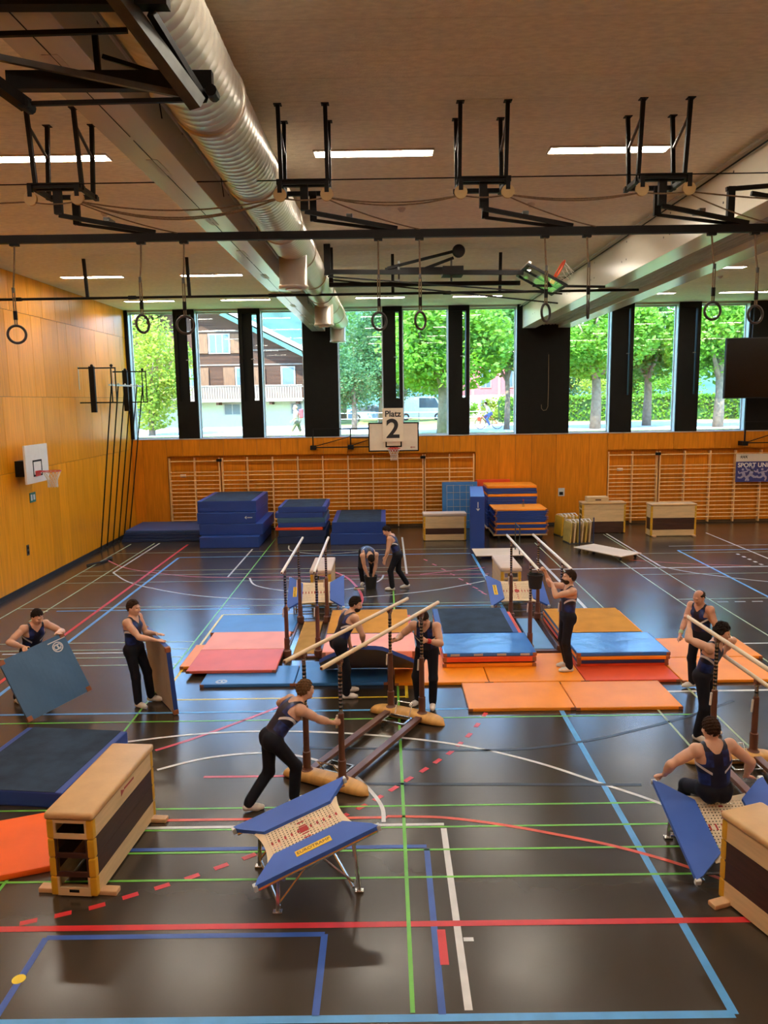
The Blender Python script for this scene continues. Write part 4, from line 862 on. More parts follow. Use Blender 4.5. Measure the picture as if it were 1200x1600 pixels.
# climbing pole brackets and poles
for k, (y, wh) in enumerate(((23.95, 'nearer'), (27.0, 'farther, in front of the first window'))):
    cb = thing('pole_bracket', 'black steel wall bracket for climbing poles, ' + wh, 'bracket', (XL, y, 4.75), 0, 'climbing pole brackets')
    q = MB()
    for z in (.05, 1.10): q.bar((0, 0, z), (1.15, .02, z), .04, .04)
    for x in (1.0, 1.13): q.bar((x, .02, .05), (x, .02, 1.10), .03, .03)
    q.build('frame', STEEL, cb); MB().span((.34, -.05, -.25), (.50, .05, 1.15)).build('back_bar', STEEL, cb)
    MB().bar((0, 0, 1.15), (0, .0, .45), .03, .03).build('wall_plate', ALU, cb)
    for x in (.42, 1.02): MB().ell((x, .02, 1.17), (.05, .05, .05), 10, 6).build('knob', STEEL, cb)
cp = thing('pole_rail', 'pale rail holding the tops of the six climbing poles', 'rail', (-8.42, 25.4, 5.33)); MB().bar((0, -1.6, 0), (-.12, 2.0, .02), .05, .05).build('rail_bar', ALU, cp)
for i in range(6):
    y0 = 24.62 + i * .56; y1 = 24.15 + i * .62
    p_ = thing('climbing_pole', 'black climbing pole leaning to the left wall, %s of six from the camera' % ['first', 'second', 'third', 'fourth', 'fifth', 'sixth'][i], 'pole', (-9.33, y0, 0), 0, 'climbing poles')
    MB().tube([(0, 0, .03), (.86, y1 - y0, 5.36)], .022, 8).build('pole', STEEL, p_); MB().lathe([(.045, 0), (.04, .05), (.022, .07)], n=12).build('foot', RUBBER, p_); MB().ell((.865, y1 - y0, 5.36), (.04, .04, .05), 10, 6).build('end_fitting', ALU, p_)
sh = thing('cable_bundle', 'dark cable bundle lying on the floor by the left wall', 'cable', (-8.9, 22.3, 0)); MB().tube([(0, 0, .03), (.15, .2, .04), (.3, .45, .03), (.35, .8, .03)], .03, 8).build('cable', RUBBER, sh); MB().ell((.36, .95, .045), (.07, .14, .045), 12, 8).build('plug', RUBBER, sh)
# ------------------------------------------------------------------ parallel bars
BARW = mat('bar_birch', (.74, .57, .36), .45, var=.06, scale=3); BARWH = mat('bar_birch_pale', (.82, .74, .62), .4, var=.04, scale=3); POSTB = mat('post_brown_enamel', (.135, .052, .030), .35, var=.12, scale=5); FOOTY = mat('foot_ash', (.66, .36, .095), .42, var=.12, scale=3, stretch=(6, 1, 1))
def par_bars(label, c, ang, hs, bar_half, sep=.27, half=1.13, bm_=BARW, feet=True, barshift=0.0, sleeve=.98, bars=(1, 1)):
    """local y is the long axis; hs = heights of (left,right) bars"""
    t_ = thing('parallel_bars', label, 'parallel bars', (c[0], c[1], 0), ang - PI / 2, 'parallel bars')
    if feet:
        for sy in (-1, 1):
            q = MB(); prof = []
            n = 22; vs = []; fs = []
            for i in range(n + 1):
                u = -1 + 2 * i / n; x = u * .63; w_ = .115 * (1 - abs(u) ** 6) ** .5 + .012; h_ = .135 * (1 - .35 * abs(u) ** 2.5) * (1 - abs(u) ** 10) ** .5 + .01
                for a in range(12):
                    th = 2 * PI * a / 12; sx_ = math.copysign(abs(math.cos(th)) ** .6, math.cos(th)); sz_ = math.copysign(abs(math.sin(th)) ** .6, math.sin(th))
                    vs.append((x, sy * half + w_ * sx_, h_ * .5 + h_ * .5 * sz_))
            fs = [(i * 12 + a, i * 12 + (a + 1) % 12, (i + 1) * 12 + (a + 1) % 12, (i + 1) * 12 + a) for i in range(n) for a in range(12)] + [tuple(range(11, -1, -1)), tuple(n * 12 + a for a in range(12))]
            MB().add(vs, fs).build('wooden_foot', FOOTY, t_, smooth=True)
            tr = MB()
            for x in (-.17, .17): tr.bar((x, sy * (half - .16), .09), (x, sy * (half - .42), .09), .025, .025)
            for y in (.16, .42): tr.bar((-.18, sy * (half - y), .09), (.18, sy * (half - y), .09), .025, .025)
            tr.tube([(-.12, sy * (half - .16), .1), (-.12, sy * (half - .03), .26), (.12, sy * (half - .03), .26), (.12, sy * (half - .16), .1)], .01, 6)
            tr = tr.build('transport_truck', CHROME, t_)
            for x in (-.17, .17): MB().lathe([(.03, -.012), (.03, .012)], (x, sy * (half - .44), .03), 10, frame3(Vector((0, 1, 0)), Vector((0, 0, 1)), Vector((1, 0, 0)))).build('castor', RUBBER, tr)
        for sx in (-1, 1): MB().span((sx * sep - .05, -half, .06), (sx * sep + .05, half, .115), .008).build('base_rail', POSTB, t_)
    else:
        for sy in (-1, 1): MB().span((-.34, sy * half - .06, .0), (.34, sy * half + .06, .045), .008).build('base_plate', POSTB, t_)
        for sx in (-1, 1): MB().span((sx * (sep + .05) - .02, -half, .0), (sx * (sep + .05) + .02, half, .03)).build('base_rail', POSTB, t_)
    for k, sx in enumerate((-1, 1)):
        H = hs[k]; x = sx * sep; sl = min(sleeve, H - .25)
        for sy in (-1, 1):
            p = MB().lathe([(.078, .115 if feet else .03), (.078, .14), (.062, .15), (.052, .17), (.052, .38), (.040, .385), (.037, sl), (.030, sl + .01)], (x, sy * half, 0), 16).build('post', POSTB, t_)
            q = MB().lathe([(.024, sl), (.024, H - .10), (.030, H - .09), (.030, H - .05), (.02, H - .03)], (x, sy * half, 0), 12).build('inner_tube', CHROME, p)
            nz = MB(); z = sl + .06
            while z < H - .14: nz.lathe([(.0255, 0), (.0255, .022)], (x, sy * half, z), 12); z += .05
            if nz.v: nz.build('height_marks', STEEL, p)['kind'] = 'stuff'
            MB().box((x - .052, sy * half - .01, sl - .11), (.022, .024, .17), Matrix.Rotation(.06, 3, 'Y'), .004).build('clamp_lever', BARWH, p)
            MB().box((x, sy * half, H - .04), (.055, .09, .06), None, .01).build('bar_saddle', POSTB, p)
        q = MB(); y0, y1 = -bar_half + barshift, bar_half + barshift
        vs = []
        for y in (y0, y0 + .01, y1 - .01, y1):
            s_ = .86 if y in (y0, y1) else 1
            for a in range(14):
                th = 2 * PI * a / 14; vs.append((x + .026 * s_ * math.cos(th), y, H + .027 * s_ * math.sin(th)))
        fs = [(i * 14 + a, (i + 1) * 14 + a, (i + 1) * 14 + (a + 1) % 14, i * 14 + (a + 1) % 14) for i in range(3) for a in range(14)] + [tuple(range(14)), tuple(3 * 14 + a for a in range(13, -1, -1))]
        MB().add(vs, fs).build('bar', bm_, t_, smooth=True)
        for y in (y0, y1): MB().box((x, y + math.copysign(.002, y), H), (.03, .006, .03), None, .003).build('end_cap', POSTB, t_)
    return t_
par_bars('birch parallel bars on wooden feet being shifted in the middle of the floor', (-.28, 10.02), math.radians(61.5), (1.68, 1.68), 1.63, .262, 1.13, BARW, True, .10)
par_bars('pale parallel bars standing between the left landing mats', (-1.60, 14.98), PI / 2, (1.71, 1.71), 1.78, .29, 1.13, BARWH, False, .25)
par_bars('pale parallel bars standing between the right landing mats', (2.955, 15.05), PI / 2, (1.75, 1.75), 1.77, .29, 1.10, BARWH, False, -.05)
par_bars('birch parallel bars with uneven bars at the right edge', (4.52, 8.36), math.radians(92), (1.70, 1.12), 1.95, .275, 1.13, BARW, True, .10)
# ------------------------------------------------------------------ mini trampolines
PAD = vinyl('pad_blue', (.045, .125, .50), .5, .1); BED = mat('bed_cream_webbing', (.76, .62, .42), .7, var=.05, scale=10); BEDR = mat('bed_red_mark', (.40, .03, .03), .7)
def tramp(label, O, U, V, edge_pad=True, badge=True, bump_=True, legs=None, side='v', legs_pts=(), pw=.30, ins=.24, open_mesh=True):
    """O corner, U along the pads (length), V across; bed between two trapezoid pads"""
    U = Vector(U); V = Vector(V); V = V - U * (V.dot(U) / U.dot(U)); n = U.cross(V).normalized()
    O = Vector(O); bs = 0
    if n.z < 0: O = O + V; V = -V; n = -n; bs = 1      # keep the pads facing up
    lu, lv = U.length, V.length
    t_ = thing('mini_trampoline', label, 'trampoline', O, 0, 'mini trampolines')
    M4 = frame3(U.normalized(), V.normalized(), n).to_4x4()
    def put(mb, name, m, par=t_, smooth=False):
        mb.xf(M4); return mb.build(name, m, par, smooth)
    fr_ = MB(); z = -.05
    for a, b in (((0, .02, z), (lu, .02, z)), ((0, lv - .02, z), (lu, lv - .02, z)), ((ins, .02, z - .03), (ins, lv - .02, z - .03)), ((lu - ins, .02, z - .03), (lu - ins, lv - .02, z - .03))): fr_.tube([a, b], .02, 8)
    put(fr_, 'frame', CHROME)
    for s in (0, 1):
        y = (lambda q: q) if s == 0 else (lambda q: lv - q)
        poly = [(-.02, y(-.02)), (lu + .02, y(-.02)), (lu - .02, y(.06)), (lu - ins, y(pw)), (ins, y(pw)), (.02, y(.06))]
        if s: poly = poly[::-1]
        pd = MB().prism(poly, -.02, .022); pad = put(pd, 'pad', PAD)
        for xx in (-.02, lu + .02): put(MB().box((xx, y(.0), -.01), (.04, .06, .06), None, .01), 'corner_fitting', ALU, pad)
        if badge and s == bs:
            bd = MB().box((lu * .5, y(pw * .45), .024), (.36, .085, .003)); put(bd, 'badge', mat('badge_yellow', (.85, .55, .02), .5, var=.03), pad)
            tm = text_mesh('EUROTRAMP', .058, 'lettering', INK, False, .0005); to = link('lettering', tm, pad); to.matrix_local = M4 @ Matrix.Translation((lu * .5, y(pw * .45), .0265))
    # woven bed: straps in both directions, open gaps between
    x0, x1, y0, y1 = ins - .02, lu - ins + .02, pw - .03, lv - pw + .03; bed = MB(); red = MB(); zb = -.015
    pitch = .034; nx = int((x1 - x0) / pitch); ny = int((y1 - y0) / pitch)
    for i in range(nx + 1): xx = x0 + (x1 - x0) * i / nx; bed.box((xx, (y0 + y1) / 2, zb), (.021, y1 - y0, .003))
    for j in range(ny + 1): yy = y0 + (y1 - y0) * j / ny; bed.box(((x0 + x1) / 2, yy, zb + .001), (x1 - x0, .021, .003))
    bd_ = put(bed, 'bed_webbing', BED)
    for k in range(nx // 2):
        if k % 1 == 0: red.box((x0 + .05 + k * .068, (y0 + y1) / 2, zb + .004), (.020, .045, .002))
    for k in range(max(1, ny // 2)): red.box(((x0 + x1) / 2, y0 + .03 + k * .068, zb + .004), (.075, .018, .002))
    red.box(((x0 + x1) / 2, (y0 + y1) / 2, zb + .005), (.09, .09, .002)); put(red, 'centre_mark', BEDR, bd_)
    for xx in (x0, x1):
        sp = MB(); ym = (y0 + y1) / 2; sg_ = -1 if xx == x0 else 1
        for q_ in range(10):
            ya, yb = y0 - .05 + (y1 - y0 + .1) * q_ / 10, y0 - .05 + (y1 - y0 + .1) * (q_ + 1) / 10; ca, cb = [.042 * ((yy - ym) / ((y1 - y0) / 2 + .05)) ** 2 for yy in (ya, yb)]
            sp.add([(xx - sg_ * .02, ya, zb + .004), (xx + sg_ * (.03 + ca), ya, zb + .004), (xx + sg_ * (.03 + cb), yb, zb + .004), (xx - sg_ * .02, yb, zb + .004), (xx - sg_ * .02, ya, zb - .004), (xx + sg_ * (.03 + ca), ya, zb - .004), (xx + sg_ * (.03 + cb), yb, zb - .004), (xx - sg_ * .02, yb, zb - .004)], [(0, 1, 2, 3), (7, 6, 5, 4), (0, 4, 5, 1), (1, 5, 6, 2), (2, 6, 7, 3), (3, 7, 4, 0)])
        put(sp, 'bed_hem', BED, bd_)
    # legs reach the floor
    Ow = Vector(O); lg = MB()
    def W(a, b, c=-.05): return (M4 @ Vector((a, b, c)))
    for b in (.12, lv - .12):
        for a, dx in ((.22, -.02), (lu - .22, .06)):
            top = W(a, b); foot = Vector((top.x + dx * U.normalized().x, top.y + dx * U.normalized().y, -Ow.z + .02)); lg.tube([top, foot], .02, 8)
            lg.box(foot + Vector((0, 0, -.008)), (.09, .06, .024), None, .006)
        f1 = W(.22, b); f2 = W(lu - .22, b); mid = (f1 + f2) / 2
        lg.tube([mid, Vector((f1.x, f1.y, -Ow.z + .10))], .012, 6); lg.tube([mid, Vector((f2.x, f2.y, -Ow.z + .12))], .012, 6)
    for a in (.22, lu - .22):
        p0 = W(a, .12); p1 = W(a, lv - .12); lg.tube([Vector((p0.x, p0.y, -Ow.z + .06)), Vector((p1.x, p1.y, -Ow.z + .06))], .015, 6)
    lg.build('legs_frame', CHROME, t_)
    return t_
tramp('blue mini trampoline with yellow badge standing in the near foreground', (-1.22, 6.40, .41), (1.08, .43, .30), (-.26, .99, .03))
tramp('blue mini trampoline on which the seated gymnast rests at right', (2.93, 6.78, .16), (-.05, 1.08, .42), (1.19, .08, 0), True, False, pw=.34, ins=.26)
tramp('blue mini trampoline behind the left parallel bars', (-2.19, 16.36, .26), (-.05, 1.0, .44), (1.22, .03, 0), True, True)
tramp('blue mini trampoline behind the right parallel bars', (2.29, 16.35, .26), (.0, 1.0, .42), (1.24, .03, 0), True, True)
# ------------------------------------------------------------------ buckets
def bucket(label, loc, r=.14, h=.27, rot=None):
    t_ = thing('bucket', label, 'bucket', loc, 0, 'black buckets')
    if rot: t_.rotation_euler = rot
    MB().lathe([(r * .80, 0), (r * .82, .01), (r, h - .02), (r * 1.06, h - .02), (r * 1.06, h), (r * .97, h), (r * .95, h - .03), (r * .78, .02), (.01, .02)], n=24).build('shell', RUBBER, t_, smooth=False)
    MB().tube([(r * 1.04 * math.cos(a), .0 + .03 * math.sin(a), h - .04 - .12 * math.sin(a)) for a in np.linspace(0, PI, 12)], .006, 6).build('handle', GREY, t_)
    MB().lathe([(r * .8, h * .45), (r * .82, h * .55), (.01, h * .56)], n=20).build('chalk', NETM, t_)
    return t_
bucket('black bucket on the floor under the bending gymnast', (-.42, 19.12, 0), .165, .33)
bucket('black bucket held up at the bar end by the gymnast in profile', (2.63, 13.33, 1.40), .135, .25)
br = thing('hand_brush', 'pale brush lying beside the floor bucket', 'brush', (-.72, 19.05, 0)); MB().box((0, 0, .02), (.26, .07, .04), None, .008).build('bristles', NETM, br); MB().box((.02, 0, .045), (.24, .05, .02), None, .005).build('handle', RUBBER, br)
# ------------------------------------------------------------------ people: one continuous implicit surface per body
SKIN = mat('skin_light', (.66, .385, .26), .5, var=.08, scale=9, spec=.4); SKINT = mat('skin_tan', (.60, .31, .20), .5, var=.08, scale=9, spec=.4)
LIP = mat('lips', (.42, .15, .12), .5); EYE = mat('eye_dark', (.03, .022, .018), .25); NAVY = mat('leotard_navy', (.008, .010, .028), .55, var=.15, spec=.35); SHEEN = mat('leotard_blue_sheen', (.011, .026, .13), .30, var=.5, scale=14, bump=.1, bscale=20, spec=.7)
STRIPE = mat('leotard_white', (.66, .66, .68), .5); TROU = mat('trousers_black', (.007, .008, .014), .75, var=.2, bump=.15, bscale=12, spec=.25); SOCK = mat('gym_slipper_white', (.74, .70, .64), .7, var=.06, scale=20)
HAIRM = {k: mat('hair_' + k, c, .75, var=.4, scale=60, bump=.6, bscale=120, spec=.15) for k, c in dict(dark=(.018, .011, .008), brown=(.034, .016, .008), lightbrown=(.13, .068, .028), blond=(.5, .36, .18)).items()}
f32 = np.float32
def nrm(v): v = np.asarray(v, float); return v / max(1e-9, np.linalg.norm(v))
class Field:
    def __init__(s): s.pr = []
    def cap(s, a, b, ra, rb, lab, k=.02, fw=None, sq=1.0): s.pr.append(('c', np.array(a, float), np.array(b, float), ra, rb, lab, k, None if fw is None else nrm(fw), sq))
    def ell(s, c, ax, r, lab, k=.015): s.pr.append(('e', np.array(c, float), np.array(ax, float), np.array(r, float), max(r), lab, k, None, 1))
    def dist(s, p, X, Y, Z):
        if p[0] == 'c':
            _, a, b, ra, rb, _, _, fw, sq = p
            d = b - a; L2 = max(1e-9, d @ d)
            px, py, pz = X - a[0], Y - a[1], Z - a[2]
            t = np.clip((px * d[0] + py * d[1] + pz * d[2]) / L2, 0, 1)
            qx, qy, qz = px - t * d[0], py - t * d[1], pz - t * d[2]
            r2 = qx * qx + qy * qy + qz * qz
            if fw is not None:
                f = qx * fw[0] + qy * fw[1] + qz * fw[2]; r2 = r2 + f * f * (1 / (sq * sq) - 1)
            return np.sqrt(r2) - (ra + (rb - ra) * t)
        _, c, ax, r, _, _, _, _, _ = p
        px, py, pz = X - c[0], Y - c[1], Z - c[2]
        u = [(px * ax[i][0] + py * ax[i][1] + pz * ax[i][2]) / r[i] for i in range(3)]
        n = np.sqrt(u[0] ** 2 + u[1] ** 2 + u[2] ** 2)
        return (n - 1) * min(r)
    def box(s, p):
        if p[0] == 'c': m = max(p[3], p[4]); return np.minimum(p[1], p[2]) - m, np.maximum(p[1], p[2]) + m
        return p[1] - p[4], p[1] + p[4]
    def grid(s, g, pad=.04):
        lo = np.min([s.box(p)[0] for p in s.pr], 0) - pad; hi = np.max([s.box(p)[1] for p in s.pr], 0) + pad
        n = np.ceil((hi - lo) / g).astype(int) + 1; F = np.full(n, .08, f32); xs = [(lo[i] + g * np.arange(n[i])).astype(f32) for i in range(3)]
        for p in s.pr:
            a, b = s.box(p); i0 = np.maximum(0, ((a - .05 - lo) / g).astype(int)); i1 = np.minimum(n, ((b + .05 - lo) / g).astype(int) + 2)
            sl = tuple(slice(i0[i], i1[i]) for i in range(3))
            d = s.dist(p, xs[0][sl[0]][:, None, None], xs[1][sl[1]][None, :, None], xs[2][sl[2]][None, None, :]).astype(f32)
            A = F[sl]; k = p[6]; h = np.maximum(k - np.abs(A - d), 0) / k; F[sl] = np.minimum(A, d) - h * h * k * .25
        return F, lo, g
    def labels(s, V):
        best = np.full(len(V), 9., f32); lab = np.zeros(len(V), dtype=object)
        for p in s.pr:
            d = s.dist(p, V[:, 0], V[:, 1], V[:, 2]); m = d < best; best[m] = d[m]; lab[m] = p[5]
        return lab
def surface_net(F, lo, g, iso=0.0):
    """quad surface of F = iso (naive surface nets, vectorised)"""
    S = F < iso; nx, ny, nz = F.shape
    c = np.zeros((nx - 1, ny - 1, nz - 1), np.int8)
    for dx in (0, 1):
        for dy in (0, 1):
            for dz in (0, 1): c += S[dx:nx - 1 + dx, dy:ny - 1 + dy, dz:nz - 1 + dz]
    act = (c > 0) & (c < 8); idx = np.argwhere(act); I = np.full(act.shape, -1, np.int32); I[act] = np.arange(len(idx))
    acc = np.zeros((len(idx), 3)); cnt = np.zeros(len(idx)); ix, iy, iz = idx.T
    cor = [(a, b, d) for a in (0, 1) for b in (0, 1) for d in (0, 1)]
    for p in cor:
        for ax in range(3):
            if p[ax]: continue
            q = list(p); q[ax] = 1
            f0 = F[ix + p[0], iy + p[1], iz + p[2]] - iso; f1 = F[ix + q[0], iy + q[1], iz + q[2]] - iso
            m = (f0 < 0) != (f1 < 0); t = np.where(m, f0 / np.where(f0 - f1 == 0, 1, f0 - f1), 0)
            pt = np.array(p, float)[None].repeat(len(idx), 0); pt[:, ax] += t
            acc[m] += pt[m]; cnt[m] += 1
    V = lo + g * (idx + acc / cnt[:, None]); Q = []
    for ax in range(3):
        a1, a2 = [(1, 2), (2, 0), (0, 1)][ax]
        s0 = [slice(None)] * 3; s1 = [slice(None)] * 3; s0[ax] = slice(0, -1); s1[ax] = slice(1, None)
        A = S[tuple(s0)]; B = S[tuple(s1)]; e = np.argwhere(A != B)
        e = e[(e[:, a1] > 0) & (e[:, a2] > 0) & (e[:, a1] < F.shape[a1] - 1) & (e[:, a2] < F.shape[a2] - 1)]
        ins = A[tuple(e.T)]
        def at(d1, d2):
            q = e.copy(); q[:, a1] -= d1; q[:, a2] -= d2; return I[tuple(q.T)]
        q = np.stack([at(1, 1), at(0, 1), at(0, 0), at(1, 0)], 1); q[~ins] = q[~ins][:, ::-1]; Q.append(q)
    return V, np.concatenate(Q)
def mesh_np(name, V, Q, ms, mi=None, org=(0, 0, 0)):
    used = np.unique(Q); mp = np.full(len(V), -1, np.int64); mp[used] = np.arange(len(used)); V = V[used] - np.array(org); Q = mp[Q]
    me = bpy.data.meshes.new(name); me.vertices.add(len(V)); me.vertices.foreach_set('co', V.astype(f32).ravel())
    me.loops.add(Q.size); me.loops.foreach_set('vertex_index', Q.astype(np.int32).ravel()); me.polygons.add(len(Q))
    me.polygons.foreach_set('loop_start', np.arange(0, Q.size, 4, dtype=np.int32))
    for m in ms: me.materials.append(m)
    me.polygons.foreach_set('use_smooth', np.ones(len(Q), bool))
    if mi is not None: me.polygons.foreach_set('material_index', mi.astype(np.int32))
    me.update(calc_edges=True); return me
def smooth_rim(V, Q, it=5):
    """even out the cut edge of a cloth shell"""
    if not len(Q): return V
    E = np.sort(np.concatenate([Q[:, [0, 1]], Q[:, [1, 2]], Q[:, [2, 3]], Q[:, [3, 0]]]), 1); U, n = np.unique(E, axis=0, return_counts=True); B = U[n == 1]; V = V.copy()
    for _ in range(it):
        S = np.zeros_like(V); c = np.zeros(len(V)); np.add.at(S, B[:, 0], V[B[:, 1]]); np.add.at(S, B[:, 1], V[B[:, 0]]); np.add.at(c, B[:, 0], 1); np.add.at(c, B[:, 1], 1)
        m = c > 0; V[m] = .4 * V[m] + .6 * S[m] / c[m][:, None]
    return V
def suit_material():
    """navy leotard; the sheen panels and white stripes follow the 'suit' pattern stored on the cloth"""
    m = bpy.data.materials.new('leotard_fabric'); m.use_nodes = True; t = m.node_tree; N = t.nodes; L = t.links; b = N['Principled BSDF']
    a = N.new('ShaderNodeAttribute'); a.attribute_name = 'suit'; sp = N.new('ShaderNodeSeparateXYZ'); L.new(a.outputs['Vector'], sp.inputs[0])
    g1 = N.new('ShaderNodeMath'); g1.operation = 'GREATER_THAN'; g1.inputs[1].default_value = 0; g2 = N.new('ShaderNodeMath'); g2.operation = 'GREATER_THAN'; g2.inputs[1].default_value = 0
    L.new(sp.outputs[0], g1.inputs[0]); L.new(sp.outputs[1], g2.inputs[0])
    tc = N.new('ShaderNodeTexCoord'); nz = N.new('ShaderNodeTexNoise'); nz.inputs['Scale'].default_value = 14; L.new(tc.outputs['Object'], nz.inputs['Vector']); rp = N.new('ShaderNodeValToRGB'); rp.color_ramp.elements[0].position = .35; rp.color_ramp.elements[1].position = .68
    rp.color_ramp.elements[0].color = (.006, .012, .06, 1); rp.color_ramp.elements[1].color = (.018, .045, .22, 1); L.new(nz.outputs['Fac'], rp.inputs[0])
    m1 = N.new('ShaderNodeMix'); m1.data_type = 'RGBA'; m1.inputs[6].default_value = (.008, .010, .028, 1); L.new(g2.outputs[0], m1.inputs[0]); L.new(rp.outputs[0], m1.inputs[7])
    m2 = N.new('ShaderNodeMix'); m2.data_type = 'RGBA'; m2.inputs[7].default_value = (.68, .68, .70, 1); L.new(g1.outputs[0], m2.inputs[0]); L.new(m1.outputs[2], m2.inputs[6]); L.new(m2.outputs[2], b.inputs['Base Color'])
    b.inputs['Roughness'].default_value = .42; b.inputs['Specular IOR Level'].default_value = .4
    return m
SUIT = suit_material()
def ik(A, B, l1, l2, hint):
    A = np.array(A, float); B = np.array(B, float); d = B - A; L = np.linalg.norm(d)
    if L > (l1 + l2) * .995: B = A + d / L * (l1 + l2) * .995; d = B - A; L = np.linalg.norm(d)
    u = d / L; a = (l1 * l1 - l2 * l2 + L * L) / (2 * L); h = math.sqrt(max(0, l1 * l1 - a * a))
    hv = np.array(hint, float); hv = hv - u * (hv @ u); hv = nrm(hv) if np.linalg.norm(hv) > 1e-6 else nrm(np.cross(u, [1, 0, 0]))
    return A + u * a + hv * h, B
def hand(F, W, hd, ax, pn, style, s, tgt=None):
    """palm, four fingers of unequal length and a thumb from the side of the palm. hd hand direction, ax across the knuckles (thumb side +), pn palm normal"""
    hd = nrm(hd); ax = nrm(np.array(ax) - hd * (np.array(ax) @ hd)); pn = nrm(np.cross(ax, hd)) * (1 if np.cross(ax, hd) @ np.array(pn) >= 0 else -1)
    P = W + hd * .085 * s
    F.cap(W, P, .027 * s, .040 * s, 'hand', .012, pn, .48); F.cap(W + hd * .02 * s, P + ax * .02 * s, .024 * s, .026 * s, 'hand', .01, pn, .55)
    ln = [.070, .078, .074, .058]; off = [.028, .010, -.009, -.027]
    for i in range(4):
        k = P + ax * off[i] * s; L = ln[i] * s; bend = {'grip': (1.15, 1.5, 1.1), 'flat': (.05, .06, .05), 'relax': (.35, .55, .4), 'point': (1.2, 1.5, 1.0) if i else (.05, .05, .05)}[style]
        p = k; a = 0; d = hd + ax * (off[i] * (1.2 if style == 'flat' else .2))
        for q, fr in enumerate((.46, .31, .23)):
            a += bend[q]; dv = nrm(nrm(d) * math.cos(a) + pn * math.sin(a)); e = p + dv * L * fr; r0 = (.0092 - .0007 * q) * s
            F.cap(p, e, r0, r0 - .0005, 'hand', .005); p = e
    b = W + hd * .028 * s + ax * .026 * s; sp = {'grip': .55, 'flat': .9, 'relax': .6, 'point': .5}[style]
    d1 = nrm(hd * .75 + ax * sp + pn * (.6 if style in ('grip', 'point') else .15)); m = b + d1 * .042 * s; d2 = nrm(hd * .9 + ax * (.1 if style != 'flat' else .5) + pn * (.8 if style in ('grip', 'point') else .2))
    F.cap(b, m, .0135 * s, .0105 * s, 'hand', .008); F.cap(m, m + d2 * .034 * s, .0105 * s, .0085 * s, 'hand', .005)
def person(label, pelvis, yaw, lean, feet, hands, h=1.75, side=0, twist=0, head=(None, 0), hint=(None, None), style=('relax', 'relax'), axes=(None, None), pal=(None, None), hair='brown', bald=False, curly=False, beard=False, g=.0078, skin=None, outfit=None, kneeh=(None, None), bend=0, band=None, group='gymnasts', build=1.0):
    """hands/feet are (left, right): wrist-to-grip targets and (ankle xyz, yaw, toe height)"""
    s = h / 1.75; skin = skin or SKIN; R = math.radians; P0 = np.array(pelvis, float)
    f = np.array([math.cos(R(yaw)), math.sin(R(yaw)), 0]); r = np.array([math.sin(R(yaw)), -math.cos(R(yaw)), 0]); z = np.array([0, 0, 1.])
    def updir(l): return nrm(z * math.cos(R(l)) + f * math.sin(R(l)) + r * math.sin(R(side)))
    t0, t1, t = updir(lean - bend), updir(lean - bend * .4), updir(lean)
    rs = nrm(r - t * (r @ t)); c, sn = math.cos(R(twist)), math.sin(R(twist)); fs = np.cross(t, rs); rs = nrm(rs * c - fs * sn); fs = np.cross(t, rs)
    Pw = P0 + t0 * .14 * s; Pc = Pw + t1 * .17 * s; Pn = Pc + t * .185 * s; f0 = np.cross(t0, r); f1 = np.cross(t1, rs); B = build * 1.07
    F = Field(); Tf = Field()
    F.cap(P0 - r * .068 * s, P0 + r * .068 * s, .100 * s, .100 * s, 'pelvis', .03, f, .92)
    for q in (-1, 1): F.cap(P0 + r * q * .066 * s - f0 * .045 * s - z * .02 * s, P0 + r * q * .07 * s - f0 * .04 * s - z * .06, .083 * s, .08 * s, 'pelvis', .03)
    F.cap(P0 + t0 * .04 * s, Pw, .138 * s, .134 * s * B, 'torso', .04, f0, .74); F.cap(Pw, Pc, .134 * s * B, .158 * s * B, 'torso', .04, f1, .66)
    F.cap(Pc, Pc + t * .10 * s, .158 * s * B, .135 * s * B, 'torso', .04, fs, .62)
    for q in (-1, 1):
        F.ell(Pc + rs * q * .072 * s + fs * .062 * s + t * .045 * s, (rs, fs, t), (.075 * s, .048 * s, .058 * s), 'torso', .03)
        F.ell(Pc + rs * q * .085 * s - fs * .055 * s + t * .07 * s, (rs, fs, t), (.07 * s, .045 * s, .08 * s), 'torso', .03)
        F.cap(Pn - t * .005, Pn + rs * q * .135 * s - t * .035 * s, .052 * s, .050 * s, 'torso', .03)
    if head[0] is None: hy = yaw
    else: hy = head[0]
    hp = R(head[1]); hf = np.array([math.cos(R(hy)) * math.cos(hp), math.sin(R(hy)) * math.cos(hp), -math.sin(hp)]); hr = np.array([math.sin(R(hy)), -math.cos(R(hy)), 0]); hu = np.cross(hr, hf)
    C = Pn + t * .055 * s + nrm(hu + t) * .105 * s + hf * .022 * s
    F.cap(Pn - t * .02, C - hu * .06 * s - hf * .015, .056 * s, .053 * s, 'neck', .03)
    F.ell(C + hu * .008 * s - hf * .006 * s, (hr, hf, hu), (.076 * s, .097 * s, .108 * s), 'head', .02); F.ell(C - hu * .055 * s + hf * .026 * s, (hr, hf, hu), (.056 * s, .066 * s, .060 * s), 'head', .03)
    F.ell(C - hu * .096 * s + hf * .066 * s, (hr, hf, hu), (.028 * s, .022 * s, .020 * s), 'head', .02)
    F.cap(C + hf * .089 * s + hu * .012 * s, C + hf * .110 * s - hu * .024 * s, .009 * s, .0145 * s, 'head', .012); F.cap(C + hf * .083 * s + hu * .028 * s - hr * .036 * s, C + hf * .083 * s + hu * .028 * s + hr * .036 * s, .013 * s, .013 * s, 'head', .014)
    F.cap(C + hf * .086 * s - hu * .054 * s - hr * .018 * s, C + hf * .086 * s - hu * .054 * s + hr * .018 * s, .0105 * s, .0105 * s, 'lip', .008)
